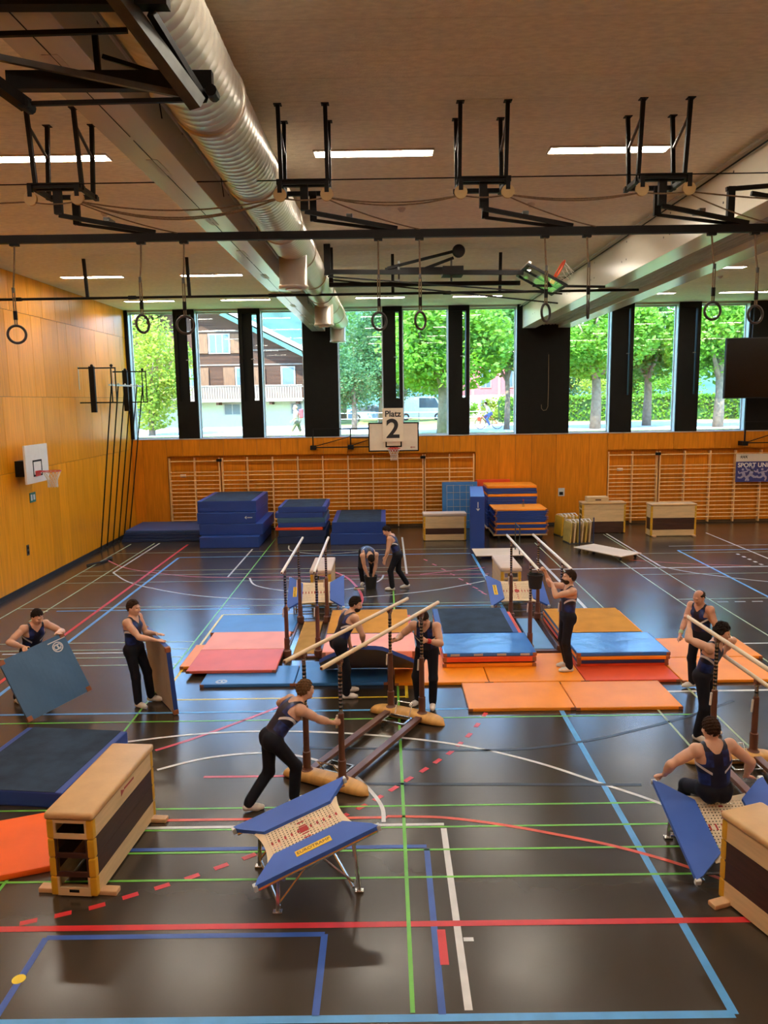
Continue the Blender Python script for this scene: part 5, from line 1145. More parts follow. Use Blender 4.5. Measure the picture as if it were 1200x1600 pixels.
    for q in (-1, 1):
        F.ell(C + hr * q * .077 * s - hf * .008 * s - hu * .006 * s, (hr, hf, hu), (.011 * s, .021 * s, .031 * s), 'head', .008); F.ell(C + hr * q * .040 * s + hf * .066 * s - hu * .022 * s, (hr, hf, hu), (.026 * s, .022 * s, .022 * s), 'head', .02)
    info = {}
    for k, q in ((0, -1), (1, 1)):
        S = Pn + rs * q * .182 * s - t * .035 * s; T = np.array(hands[k], float); st = style[k]
        hint_ = hint[k] if hint[k] is not None else (-f * .5 - z * .6 + r * q * .5)
        if st == 'grip' and pal[k] is not None: T = T - nrm(pal[k]) * .026
        gap = .100 * s if st == 'grip' else .10 * s if st in ('flat',) else 0
        app = nrm(T - (S + (-z) * .2 * s))
        Wt = T - app * gap
        E, Wt = ik(S, Wt, .295 * s, .255 * s, hint_)
        F.ell(S + t * .0, (rs, fs, t), (.062 * s * B, .062 * s * B, .066 * s * B), 'arm', .03)
        F.cap(S, E, .052 * s * B, .040 * s * B, 'arm', .02); u = nrm(E - S); F.cap(S + u * .09 * s, S + u * .19 * s, .050 * s * B, .048 * s * B, 'arm', .02)
        F.cap(E, Wt, .041 * s * B, .027 * s, 'arm', .02); v = nrm(Wt - E); F.cap(E + v * .04 * s, E + v * .12 * s, .045 * s * B, .039 * s * B, 'arm', .02)
        hd = nrm(T - Wt) if gap else v
        if st == 'flat': hd = nrm(hd * .6 + v * .2 + np.array([hd[0], hd[1], 0]) * .6)
        ax = axes[k] if axes[k] is not None else -rs * q * .4 + f * .8 + z * .3
        pn = pal[k] if pal[k] is not None else -rs * q
        hand(F, Wt, hd, ax, pn, st, s, T); info[k] = (Wt, v)
        Hj = P0 + r * q * .088 * s - z * .015 * s; A = np.array(feet[k][0], float); fy = R(feet[k][1]); ff = np.array([math.cos(fy), math.sin(fy), 0])
        kh = kneeh[k] if kneeh[k] is not None else ff * .9 + r * q * .15
        K, A = ik(Hj, A, .425 * s, .415 * s, kh); kb = -nrm(np.array(kh) - nrm(A - K) * (np.array(kh) @ nrm(A - K)))
        F.cap(Hj, K, .082 * s, .052 * s, 'leg', .03); F.cap(K, A, .050 * s, .034 * s, 'leg', .03); d_ = nrm(A - K); F.cap(K + d_ * .08 * s + kb * .018 * s, K + d_ * .18 * s + kb * .014 * s, .048 * s, .044 * s, 'leg', .03)
        tz = feet[k][2] if len(feet[k]) > 2 else A[2] - .05
        toe = A + ff * .155 * s; toe[2] = tz; ball = A + ff * .10 * s; ball[2] = tz + .008; heel = A - ff * .035 * s - z * .042 * s
        F.cap(heel, ball, .036 * s, .034 * s, 'foot%d' % k, .02); F.cap(ball, toe, .034 * s, .026 * s, 'foot%d' % k, .02); F.cap(A - z * .02, ball, .034 * s, .028 * s, 'foot%d' % k, .02)
        sh = outfit and outfit.get('short'); e2 = K + (A - K) * .0 if sh else A - d_ * -.01
        Tf.cap(Hj, K, .096 * s, .068 * s, 'p', .04)
        if not sh: Tf.cap(K, A, .067 * s, .056 * s, 'p', .04); Tf.cap(K + d_ * .1 * s + kb * .012, A - d_ * .04 + kb * .012, .060 * s, .054 * s, 'p', .03)
    Tf.cap(P0 - r * .07 * s, P0 + r * .07 * s, .110 * s, .110 * s, 'p', .04, f, .95); Tf.cap(P0, P0 + t0 * .10 * s, .142 * s, .136 * s, 'p', .04, f0, .78)
    for q in (-1, 1): Tf.cap(P0 + r * q * .066 * s - f0 * .046 * s - z * .02 * s, P0 + r * q * .07 * s - f0 * .042 * s - z * .06, .088 * s, .085 * s, 'p', .03)
    org = np.array([P0[0], P0[1], min(feet[0][0][2], feet[1][0][2]) - .085]); root = thing('person', label, 'person', tuple(org), 0, group)
    Fg, lo, g_ = F.grid(g); V, Q = surface_net(Fg, lo, g_); lab = F.labels(V)
    mi = np.zeros(len(V), int); mi[lab == 'lip'] = 1
    for q in (-1, 1):
        e = C + hf * .083 * s + hr * q * .033 * s + hu * .010 * s; d = V - e; mi[(np.abs(d @ hr) < .014 * s) & (np.abs(d @ hu) < .008 * s) & (np.abs(d @ hf) < .03) & (lab == 'head')] = 2
    link('body', mesh_np('body', V, Q, [skin, LIP, EYE], np.max(mi[Q], 1) * (np.min(mi[Q], 1) > 0), org), root)
    # clothing shells
    V2, Q2 = surface_net(Fg, lo, g_, .006); lab2 = F.labels(V2); u = (V2 - Pn) @ rs / s; v = (V2 - P0) @ t / s; w_ = (V2 - Pc) @ fs / s; au = np.abs(u)
    vn = (Pn - P0) @ t / s; tor = (lab2 == 'torso') | (lab2 == 'pelvis')
    neck = np.where(w_ > 0, vn - .085 + 1.1 * np.maximum(0, au - .0), vn - .055 + 1.2 * np.maximum(0, au - .02))
    keep = tor & (v > .0) & ~((au < .085) & (v > neck)) & ~((au > .128) & (v > vn - .155))
    if outfit: keep = (tor | ((lab2 == 'arm') & (np.minimum(np.linalg.norm(V2 - (Pn + rs * .18 * s), axis=1), np.linalg.norm(V2 - (Pn - rs * .18 * s), axis=1)) < .2))) & (v > 0) & (v < vn + .02)
    kq = keep[Q2].all(1); sh_ = (au > .05) & (v > vn - .19) & (v < vn - .03); st_ = np.abs(v - (vn - .255 + (au - .085) * .75)) < .017; st_ &= (au > .065); low = (au > .085) & (v < vn - .27) & (v > vn - .40)
    m2 = np.where(st_, 2, np.where(sh_ | low, 1, 0)); mq = m2[Q2][:, 0]
    if outfit: link('shirt', mesh_np('shirt', V2, Q2[kq], [outfit['top']], None, org), root)
    else:
        sd1 = np.minimum(.016 - np.abs(v - (vn - .255 + (au - .085) * .75)), au - .065); sd2 = np.maximum(np.minimum.reduce([au - .05, v - (vn - .19), vn - .03 - v]), np.minimum.reduce([au - .085, vn - .27 - v, v - (vn - .40)]))
        Ql = Q2[kq]; me_ = mesh_np('leotard', smooth_rim(V2, Ql), Ql, [SUIT], None, org); at_ = me_.attributes.new('suit', 'FLOAT_VECTOR', 'POINT'); us = np.unique(Ql); at_.data.foreach_set('vector', np.stack([sd1[us], sd2[us], 0 * sd1[us]], 1).astype(f32).ravel()); link('leotard', me_, root)
    Tg, lo2, _ = Tf.grid(g); V3, Q3 = surface_net(Tg, lo2, g); kp = ((V3 - P0) @ t0 / s < .085)[Q3].all(1)
    link('shorts' if outfit and outfit.get('short') else 'trousers', mesh_np('trousers', smooth_rim(V3, Q3[kp]), Q3[kp], [outfit['low'] if outfit else TROU], None, org), root)
    for k in (0, 1):
        ks = (lab2 == 'foot%d' % k)[Q2].any(1)
        if ks.any(): link('slipper', mesh_np('slipper', smooth_rim(V2, Q2[ks]), Q2[ks], [SOCK], None, org), root)
    # hair
    if hair:
        Hf = Field(); cc = C + hu * .024 * s - hf * .010 * s; Hf.ell(cc, (hr, hf, hu), (.0865 * s, .107 * s, .114 * s), 'h'); gg = .0055
        if curly:
            rg_ = random.Random(5)
            for _ in range(90):
                a, b = rg_.uniform(0, 2 * PI), rg_.uniform(-.15, 1); rr_ = math.sqrt(1 - min(1, b * b)); d = hr * math.cos(a) * rr_ * .088 + hf * math.sin(a) * rr_ * .100 + hu * b * .118
                Hf.ell(cc + d * s, (hr, hf, hu), (.019, .019, .019), 'h', .008)
        Hg, lo3, _ = Hf.grid(gg, .02); n3 = Hg.shape; G = np.stack(np.meshgrid(*[lo3[i] + gg * np.arange(n3[i]) for i in range(3)], indexing='ij'), -1) - cc
        y_ = G @ hf / s; z_ = G @ hu / s; x_ = np.abs(G @ hr) / s
        line = np.interp(y_, [-.12, -.06, -.02, .02, .045, .07, .12], [-.072, -.076, -.045, -.020, .030, .046, .060])
        line = line + .007 * np.sin((G @ hr) * 150 + 1.0) + .005 * np.sin((G @ hr) * 310)
        if bald: Hg = np.maximum(np.maximum(np.maximum(Hg, (line - z_)), z_ - .030), y_ - .035)
        else: Hg = np.maximum(Hg, line - z_)
        Hg = Hg + (.0035 * np.sin(G[..., 0] * 190 + 2 * np.sin(G[..., 2] * 60)) * np.sin(G[..., 1] * 230 + 3 * np.sin(G[..., 0] * 70)) + .003 * np.sin(G[..., 2] * 150 + G[..., 1] * 120)).astype(f32)
        Vh, Qh = surface_net(Hg, lo3, gg); link('hair', mesh_np('hair', Vh, Qh, [HAIRM[hair]], None, org), root)
    if beard:
        Bf = Field(); cb = C - hu * .058 * s + hf * .026 * s; Bf.ell(cb, (hr, hf, hu), (.0685 * s, .078 * s, .071 * s), 'h'); Bg, lo4, _ = Bf.grid(.006, .02); n4 = Bg.shape; G = np.stack(np.meshgrid(*[lo4[i] + .006 * np.arange(n4[i]) for i in range(3)], indexing='ij'), -1) - cb
        y_ = G @ hf; z_ = G @ hu; x_ = np.abs(G @ hr); Bg = np.maximum(np.maximum(Bg, z_ - np.interp(y_, [-.03, .0, .03, .06], [.055, .05, .022, .020])), -.028 - y_); Bg = np.maximum(Bg, np.where(y_ > .03, -np.maximum(np.abs(z_ - .004) - .007, x_ - .020), -1))
        Vb, Qb = surface_net(Bg, lo4, .006); link('beard', mesh_np('beard', Vb, Qb, [HAIRM[hair]], None, org), root)
    if band:
        k, mb_ = band; Wt, vv = info[k]; M3 = frame3(*[Vector(q) for q in (nrm(np.cross(vv, [.3, .2, .9])), nrm(np.cross(vv, nrm(np.cross(vv, [.3, .2, .9])))), vv)]); bo = MB().lathe([(.036, -.05), (.038, -.045), (.036, .0), (.034, .004)], tuple(Wt - vv * .02 - org), 18, M3).build('wristband', mb_, root, smooth=True)
    return root
Zv = (0, 0, 1)
LB = [Vector((-.28, 10.02)) + Matrix.Rotation(math.radians(61.5 - 90), 2) @ Vector((sx * .262, sy * 1.13)) for sx, sy in ((-1, -1), (1, -1), (-1, 1), (1, 1))]
person('gymnast steadying the carried steel blue mat at far left', (-5.80, 12.02, .82), -38, 22, (((-5.80, 12.28, .085), -30), ((-6.02, 11.86, .085), -45)), ((-5.24, 11.86, 1.15), (-5.64, 11.45, 1.01)), 1.74, head=(-30, 25), style=('flat', 'flat'), axes=((.3, -.9, .2), (.6, .6, .3)), pal=((0, 0, -1), (0, 0, -1)), hint=((.3, .9, -.4), (-.9, -.4, -.2)), hair='dark')
person('gymnast standing in profile with a mat leaning on his knee, left', (-4.02, 11.70, .93), -22, 1, (((-3.82, 11.80, .085), -5), ((-3.96, 11.57, .085), -30)), ((-3.58, 11.72, 1.13), (-3.50, 11.46, 1.11)), 1.75, head=(-12, 4), style=('flat', 'flat'), axes=((0, -1, .1), (0, 1, .1)), pal=((0, 0, -1), (0, 0, -1)), hint=((-.3, .5, -1), (-.8, -.5, -1)), hair='brown', twist=-12)
person('fair-haired gymnast leaning forward to push the parallel bars', (-1.38, 8.50, .86), 28, 46, (((-1.66, 8.40, .10), 20, .03), ((-1.14, 8.55, .085), 25)), ((LB[0].x - .02, LB[0].y, 1.02), (LB[1].x - .01, LB[1].y, .88)), 1.76, head=(38, 2), style=('grip', 'grip'), axes=(Zv, Zv), pal=((0, -1, 0), (0, 1, 0)), hint=((-.2, .8, -.5), (.2, -.7, -.8)), hair='lightbrown', bend=8)
person('bearded gymnast bending to lift the edge of a mat', (-.79, 11.86, .93), 28, 27, (((-.66, 12.02, .085), 20), ((-.68, 11.80, .085), 5)), ((-.62, 12.06, .80), (-.37, 12.03, .80)), 1.74, head=(-2, 14), style=('relax', 'grip'), axes=((1, 0, 0), (1, 0, 0)), pal=((0, 1, 0), (0, 1, -.3)), hint=((-.3, .3, -.6), (.4, -.7, -.3)), hair='dark', beard=True)
person('gymnast with bowed head gripping two bar posts, red wristband', (.60, 11.46, .91), -104, 22, (((.68, 11.40, .085), -95), ((.46, 11.52, .085), -140)), ((LB[3].x, LB[3].y + .01, 1.235), (LB[2].x + .01, LB[2].y + .01, 1.16)), 1.72, head=(-110, 52), style=('grip', 'grip'), axes=(Zv, Zv), pal=((-1, 0, 0), (0, -1, 0)), hint=((.9, .2, -.5), (-.5, .6, -.6)), hair='brown', bend=8, band=(0, mat('wristband_red', (.65, .03, .03), .7)), build=1.06)
person('gymnast bent double over the bucket on the far floor', (-.55, 19.52, .89), -76, 112, (((-.42, 19.55, .085), -70), ((-.64, 19.50, .085), -100)), ((-.36, 19.10, .30), (-.48, 19.08, .30)), 1.74, head=(-76, 78), hint=((.7, .2, 0), (-.7, .2, 0)), hair='dark', bend=42, g=.010)
person('gymnast leaning over to watch beside the far bucket', (.26, 18.98, .90), 168, 24, (((.12, 18.86, .085), 175), ((.50, 19.10, .11), 190, .03)), ((-.08, 18.76, .66), (-.05, 19.2, .75)), 1.74, head=(172, 34), hint=((.5, -.6, -.3), (.3, .6, -.3)), hair='dark', g=.010, bend=10)
person('bearded gymnast in profile reaching up to a bar end, on orange mats', (3.12, 12.92, 1.005), 184, -3, (((3.12, 12.74, .14), 186), ((3.14, 12.98, .14), 178)), ((2.79, 13.10, 1.60), (2.70, 13.24, 1.78)), 1.80, head=(176, -6), style=('grip', 'grip'), axes=((0, 1, .2), (0, -.3, 1)), pal=((-.2, .6, -.6), (-1, 0, 0)), hint=((-.2, -.7, -1.0), (-.2, .7, -.9)), hair='brown', beard=True, twist=0)
person('balding gymnast pointing down, behind the right parallel bars', (5.06, 12.02, .925), -148, 4, (((5.16, 11.90, .085), -140), ((4.98, 12.08, .085), -170)), ((5.22, 11.75, .82), (4.66, 11.90, .90)), 1.71, head=(-152, 26), style=('relax', 'point'), axes=(None, (0, -1, .3)), pal=(None, (-.2, 0, -1)), hint=((.5, -.3, -.2), (.2, .8, -.6)), hair='brown', bald=True, skin=SKINT, band=(1, mat('wristband_green', (.42, .62, .36), .7)))
person('curly-haired gymnast holding the ends of two uneven bars', (4.36, 10.20, .935), -35, 17, (((4.52, 10.34, .085), -20), ((4.28, 10.12, .085), -60)), ((4.72, 10.42, 1.13), (4.17, 10.38, 1.70)), 1.78, side=4, head=(-18, 14), style=('grip', 'grip'), axes=((.2, .4, .9), (.9, .1, .3)), pal=((.2, -.9, 0), (.3, -.9, 0)), hint=((.7, .6, -.5), (-.9, -.3, -.7)), hair='dark', curly=True, twist=8, build=1.04)
person('gymnast seen from behind sitting on the right mini trampoline', (3.42, 7.60, .65), 94, -2, (((3.26, 8.12, .085), 95), ((3.58, 8.14, .085), 90)), ((2.87, 7.80, .66), (3.88, 7.76, .66)), 1.76, side=-6, head=(98, 12), style=('grip', 'flat'), axes=((.6, .6, 0), (-.9, .3, 0)), pal=((0, 0, -1), (0, 0, -1)), hint=((-.8, -.5, .1), (.8, -.5, .1)), hair='brown', build=1.05, kneeh=((-.1, .6, .9), (.1, .6, .9)))
# ------------------------------------------------------------------ outside: lawn, street, houses, trees
GZ = 2.9
GRASS = mat('lawn_grass', (.10, .24, .035), .9, var=.35, scale=1.2, bump=.5, bscale=30, spec=.1); ROAD = mat('street_asphalt_pale', (.46, .45, .43), .9, var=.06, scale=.8, spec=.2); DIRT = mat('verge_grass_dry', (.26, .30, .09), .95, var=.25, scale=.8, spec=.1)
def ground(nm, x0, x1, y0, y1, m, dz=0): return struct(MB().span((x0, y0, GZ - .6), (x1, y1, GZ + dz)).build(nm, m))
ground('lawn', -60, 70, YB + .55, 43, GRASS, 0); ground('street', -60, 70, 43, 55, ROAD, -.03); ground('verge', -120, 140, 55, 150, DIRT, 0)
for yk in (43.0, 55.0): struct(MB().span((-60, yk - .08, GZ - .5), (70, yk + .08, GZ + .06)).build('kerb', mat('kerb_granite', (.5, .5, .48), .8, var=.1)))
def leaf_mat(name, c, tr=.45):
    m = mat(name, c, .55, var=.35, scale=.7, spec=.35, detail=6)
    t = m.node_tree; b = t.nodes['Principled BSDF']; o = t.nodes['Material Output']; tl_ = t.nodes.new('ShaderNodeBsdfTranslucent'); mx = t.nodes.new('ShaderNodeMixShader'); mx.inputs[0].default_value = tr
    tl_.inputs[0].default_value = (min(1, c[0] * 1.5), min(1, c[1] * 1.4), c[2] * .7, 1)
    t.links.new(b.outputs[0], mx.inputs[1]); t.links.new(tl_.outputs[0], mx.inputs[2]); t.links.new(mx.outputs[0], o.inputs[0]); return m
LF = [leaf_mat('leaves_bright', (.125, .28, .03)), leaf_mat('leaves_mid', (.06, .17, .03)), leaf_mat('leaves_bluish', (.06, .15, .06)), leaf_mat('leaves_yellowgreen', (.22, .30, .04)), leaf_mat('leaves_dark', (.03, .10, .03))]
BARK = mat('bark', (.16, .125, .09), .95, var=.3, scale=5, bump=.8, bscale=14)
def leaves(rs, n, c, rad, size, shell=.55, lumps=26):
    """random leaf quads gathered in lumps inside an ellipsoid"""
    c = np.array(c); rad = np.array(rad); L = rs.normal(size=(lumps, 3)); L /= np.linalg.norm(L, axis=1)[:, None]; L *= (shell + (1 - shell) * rs.random(lumps))[:, None]
    k = rs.integers(0, lumps, n); p = L[k] + rs.normal(size=(n, 3)) * .20; d = np.linalg.norm(p, axis=1); p[d > 1.12] *= (1.12 / d[d > 1.12])[:, None]; p = c + p * rad
    a = rs.normal(size=(n, 3)); a[:, 2] *= .45; a /= np.linalg.norm(a, axis=1)[:, None]; b = rs.normal(size=(n, 3)); b -= a * np.sum(a * b, 1)[:, None]; b /= np.linalg.norm(b, axis=1)[:, None]
    s = size * (.6 + .8 * rs.random(n))[:, None]; V = np.stack([p - a * s * .5, p - b * s * .28 , p + a * s * .5, p + b * s * .28], 1).reshape(-1, 3)
    return V, np.arange(4 * n).reshape(-1, 4)
def tree(label, x, y, base, crown, trunk_r=.25, n=5000, size=.34, lf=0, seed=1, kind='tree', group='trees outside the windows', fork=3):
    """crown = (z centre, rx, ry, rz)"""
    t_ = thing('tree', label, kind, (x, y, base), 0, group); rs = np.random.default_rng(seed); zc = crown[0] - base
    tk = MB().tube([(0, 0, -.1), (.05, 0, zc * .35), (-.03, .05, zc * .75), (.02, 0, zc + crown[3] * .4)], [trunk_r * 1.25, trunk_r, trunk_r * .8, trunk_r * .3], 10).build('trunk', BARK, t_, smooth=True)
    for i in range(fork):
        a = 2 * PI * i / fork + seed; MB().tube([(0, 0, zc * .5), (math.cos(a) * crown[1] * .4, math.sin(a) * crown[2] * .4, zc * .85), (math.cos(a) * crown[1] * .75, math.sin(a) * crown[2] * .75, zc + crown[3] * .2)], [trunk_r * .6, trunk_r * .4, trunk_r * .15], 7).build('branch', BARK, t_, smooth=True)
    V, Q = leaves(rs, int(n * 1.9), (0, 0, zc), crown[1:], size * .72, .5, 40); me = mesh_np('foliage', V, Q, [LF[lf]]); me.polygons.foreach_set('use_smooth', np.zeros(len(Q), bool)); o = link('foliage', me, t_); o['kind'] = 'stuff'
    return t_
tree('yellow-green leafy tree in front of the wooden house, seen through the first window', -13.6, 45, GZ, (6.6, 2.3, 2.4, 3.0), .16, 5200, .30, 3, 1)
tree('chestnut tree with thick trunk seen through the window right of the middle column', 3.15, 42, GZ, (7.8, 3.3, 3.0, 2.5), .30, 7500, .42, 0, 2)
tree('chestnut branch-heavy tree seen through the window left of the wide right column', 7.4, 47, GZ, (8.5, 2.6, 2.6, 2.2), .16, 5200, .42, 1, 3)
tree('chestnut tree with bare trunk seen right of the wide right column', 12.5, 46, GZ, (8.5, 3.2, 3.0, 2.4), .28, 6500, .42, 0, 4)
tree('chestnut tree seen between the two right narrow columns', 16.9, 50, GZ, (8.6, 2.9, 3.0, 2.6), .24, 6000, .42, 1, 5)
tree('bright chestnut tree beside the hanging screen', 19.8, 46, GZ, (8.3, 3.2, 3.0, 2.6), .26, 6500, .42, 0, 6)
tree('small bluish green street tree left of the court sign', -2.0, 50, GZ, (6.0, 1.9, 1.8, 1.9), .16, 3800, .26, 2, 7)
tree('tall pale poplar-like tree behind the small street tree', -.2, 64, GZ, (8.6, 3.4, 3.0, 4.2), .3, 7000, .38, 2, 8)
tree('thin young tree with support post beside the parked van', 4.6, 62, GZ, (6.6, 1.6, 1.5, 1.7), .22, 2500, .3, 1, 9)
tree('tree behind the gable of the wooden house', -4.0, 74, GZ, (9.5, 3.2, 3.0, 4.6), .3, 5000, .4, 1, 10)
tree('dark tree far behind the street, middle window', 2.0, 84, GZ, (9.5, 5.0, 3.0, 5.0), .35, 6500, .5, 4, 11)
tree('dark tree far behind the hedge, right windows', 26.5, 86, GZ, (8.5, 6.5, 3.0, 4.5), .35, 6500, .5, 1, 12)
tree('pale tree far behind the hedge by the red house', 15.8, 73, GZ, (8, 3.4, 3.0, 4.0), .3, 5000, .45, 2, 13)
tree('big tree left of the wooden house', -21.5, 52, GZ, (8.2, 3.0, 3.0, 4.0), .3, 6000, .36, 2, 14)
tree('big tree outside beyond the right edge', 27, 52, GZ, (9, 4.0, 3.5, 4.2), .3, 6000, .42, 0, 15)
# hedge and shrubs
hg = thing('hedge', 'long clipped green hedge along the street', 'hedge', (20, 61, GZ)); MB().span((-11, -.6, 0), (14, .6, 1.7)).build('hedge_core', LF[4], hg)
rs = np.random.default_rng(21); n = 9000; P = np.stack([rs.uniform(-11, 14, n), rs.choice([-.65, .65], n) + rs.normal(0, .07, n), rs.uniform(0, 1.95, n)], 1); m_ = rs.random(n) < .35; P[m_, 1] = rs.uniform(-.7, .7, m_.sum()); P[m_, 2] = 1.8 + rs.normal(0, .09, m_.sum())
a = rs.normal(size=(n, 3)); a /= np.linalg.norm(a, axis=1)[:, None]; b = np.cross(a, rs.normal(size=(n, 3))); b /= np.linalg.norm(b, axis=1)[:, None]
me = mesh_np('foliage', np.stack([P - a * .13, P - b * .08, P + a * .13, P + b * .08], 1).reshape(-1, 3), np.arange(4 * n).reshape(-1, 4), [LF[0]]); o = link('foliage', me, hg); o['kind'] = 'stuff'
def shrub(label, x, y, z, r, n, lf, seed):
    t_ = thing('shrub', label, 'shrub', (x, y, z), 0, 'shrubs along the street'); V, Q = leaves(np.random.default_rng(seed), n, (0, 0, r[2]), r, .2, .4, 12); o = link('foliage', mesh_np('foliage', V, Q, [LF[lf]]), t_); o['kind'] = 'stuff'; MB().tube([(0, 0, 0), (0, 0, r[2])], .05, 6).build('stem', BARK, t_)
shrub('pale green shrub behind the cyclist', 9.6, 66, GZ, (1.6, 1.0, 1.0), 1500, 3, 31); shrub('shrub at the left foot of the red house', 7.4, 72, GZ, (1.2, .9, .9), 1200, 0, 32); shrub('light shrub behind the hedge at right', 17, 66, GZ, (2.4, 1.2, 1.9), 2400, 3, 33); shrub('flowering shrub behind the hedge beside the screen', 24, 66, GZ, (3.0, 1.2, 2.0), 2600, 0, 34)
# wooded hillside far behind
hl = MB(); nx = 40; vs = []
for j, (yy, zz) in enumerate(((150, 0), (170, 7), (195, 15), (230, 24))):
    for i in range(nx + 1):
        x = -190 + 380 * i / nx; vs.append((x, yy + 6 * math.sin(i * .7), GZ + zz * (1 + .35 * math.sin(i * .41 + 1.0)) * (.75 if x > 10 else 1.1)))
hl.add(vs, [(j * (nx + 1) + i, j * (nx + 1) + i + 1, (j + 1) * (nx + 1) + i + 1, (j + 1) * (nx + 1) + i) for j in range(3) for i in range(nx)])
struct(hl.build('wooded_hill', mat('forest_far', (.045, .105, .085), .95, var=.4, scale=.12, bump=1.0, bscale=.5, spec=.1), smooth=True))
# wooden house
TIMB = mat('weathered_boards', (.055, .028, .017), .8, var=.4, scale=1.4, stretch=(.25, .25, 7), bump=.4, bscale=6, spec=.2); TIMBL = mat('shutter_boards', (.13, .065, .03), .8, var=.35, scale=3, stretch=(4, 4, .4)); STUC = mat('pale_stucco', (.34, .39, .29), .9, var=.05); GREYW = mat('grey_balcony_boards', (.16, .13, .10), .85, var=.3, scale=4, stretch=(4, 4, .5)); PANE = mat('house_pane', (.07, .11, .13), .35, var=.3, scale=.6, spec=.3); TRIMW = mat('house_trim_pale', (.30, .29, .26), .7); ROOFT = mat('roof_tiles_brown', (.16, .085, .06), .85, var=.25, scale=3); ROOFP = mat('roof_tiles_pink', (.46, .27, .20), .85, var=.2, scale=5); REDW = mat('red_render', (.42, .10, .11), .85, var=.08)
ho = thing('wooden_house', 'brown timber chalet with balcony and pale ground floor across the street', 'house', (-14.2, 58, GZ))
hw = 8.2; MB().span((-hw, 0, -.1), (hw, 11, 2.1)).build('ground_floor', STUC, ho)
MB().prism([(-hw, 2.1), (hw, 2.1), (hw, 5.1), (0, 9.3), (-hw, 5.1)], .05, 11, (0, 2, 1)).build('timber_wall', TIMB, ho)
for z_ in (2.9, 4.55, 5.6, 7.0): MB().span((-hw, -.0, z_), (hw if z_ < 5.2 else hw * (9.2 - z_) / 4.2, .06, z_ + .10)).build('floor_beam', GREYW, ho)
for sgn in (-1, 1):
    rf = MB().add([(0, -1.5, 9.75), (sgn * 10.4, -1.5, 4.42), (sgn * 10.4, 12, 4.42), (0, 12, 9.75), (0, -1.5, 10.0), (sgn * 10.4, -1.5, 4.67), (sgn * 10.4, 12, 4.67), (0, 12, 10.0)], [(0, 1, 2, 3), (7, 6, 5, 4), (0, 4, 5, 1), (1, 5, 6, 2), (3, 2, 6, 7)]); rf = rf.build('roof', ROOFT, ho)
    MB().bar((0, -1.53, 9.90), (sgn * 10.45, -1.53, 4.55), .09, .30).build('verge_board', TRIMW, rf)
    for k in range(6): MB().bar((sgn * (8.3 + .3 * k), -1.2, 5.35 - .15 * k), (sgn * (8.3 + .3 * k), .0, 5.35 - .15 * k), .14, .14).build('rafter_end', TIMB, rf)
def hwin(x0, x1, z0, z1, sh=True, par=ho, y=0.0, mull=2):
    w_ = MB().span((x0 - .08, y - .06, z0 - .08), (x1 + .08, y + .02, z1 + .08)).build('window', TRIMW, par)
    for i in range(mull + 1):
        a = x0 + (x1 - x0) * i / (mull + 1); MB().span((a + .03, y - .075, z0), (a + (x1 - x0) / (mull + 1) - .03, y - .055, z1)).build('pane', PANE, w_)
    if sh:
        for a, b in ((x0 - .95, x0 - .12), (x1 + .12, x1 + .95)): MB().span((a, y - .09, z0 - .05), (b, y - .02, z1 + .05)).build('shutter', TIMBL, par)
hwin(1.3, 2.75, 5.50, 6.80); hwin(-3.2, -1.8, 5.50, 6.80); hwin(-1.0, .2, 3.05, 4.35); hwin(3.2, 4.4, 3.05, 4.35); hwin(6.6, 7.5, 3.05, 4.35, False, mull=0); hwin(-6.0, -4.8, 3.05, 4.35)
hwin(-4.3, -3.1, .95, 1.7, False, mull=1); hwin(7.2, 8.0, .95, 1.7, False, mull=1); hwin(2.2, 3.4, .95, 1.7, False, mull=1)
bc = MB().span((-hw, -1.3, 1.85), (hw, 0, 2.0)).build('balcony', GREYW, ho)
me = MB().span((-.075, -.02, 0), (.075, .02, 1.02)).mesh('slat', GREYW)
for i in range(90):
    o = link('slat', me, bc); o.location = (-hw + .1 + i * .182, -1.28, 1.98)
MB().span((-hw, -1.34, 2.98), (hw, -1.22, 3.08)).build('balcony_rail', GREYW, bc)
for i in range(9): MB().span((-hw + .3 + i * 1.95, -1.2, 1.65), (-hw + .5 + i * 1.95, 0, 1.86)).build('bracket_beam', TIMB, bc)
MB().tube([(8.9, -.9, 4.6), (8.4, -.2, 4.1), (8.4, -.1, .1)], .05, 6).build('downpipe', GREY, ho)
# red house
rh = thing('red_house', 'red rendered house with pinkish tiled roof behind the trees', 'house', (13.0, 80, GZ)); MB().span((-4.2, 0, -.1), (5.5, 9, 2.2)).build('ground_floor', mat('white_render', (.72, .68, .62), .9, var=.04), rh); MB().span((-4.2, .02, 2.2), (5.5, 9, 9.3)).build('upper_wall', REDW, rh)
rf = MB().add([(-5, -1, 9.0), (6.3, -1, 9.0), (6.3, 10, 9.0), (-5, 10, 9.0), (-1.6, 3.5, 12.4), (3.0, 3.5, 12.4), (3.0, 6, 12.4), (-1.6, 6, 12.4)], [(0, 1, 5, 4), (1, 2, 6, 5), (2, 3, 7, 6), (3, 0, 4, 7), (4, 5, 6, 7), (3, 2, 1, 0)]).build('roof', ROOFP, rh)
MB().span((-5, -1.05, 8.75), (6.3, -.9, 9.05)).build('eaves_board', REDW, rf)
for x in (-2.6, .2, 3.0):
    hwin(x - .5, x + .5, 5.7, 7.6, False, rh, 0, 1); hwin(x - .5, x + .5, 3.0, 4.7, False, rh, 0, 1); hwin(x - .5, x + .5, .5, 1.7, False, rh, 0, 1)
for x in (-3.9, -1.2, 1.6, 4.6): MB().span((x - .12, -.05, 2.2), (x + .12, .02, 9.0)).build('pilaster', mat('pale_red_trim', (.55, .20, .18), .8), rh)
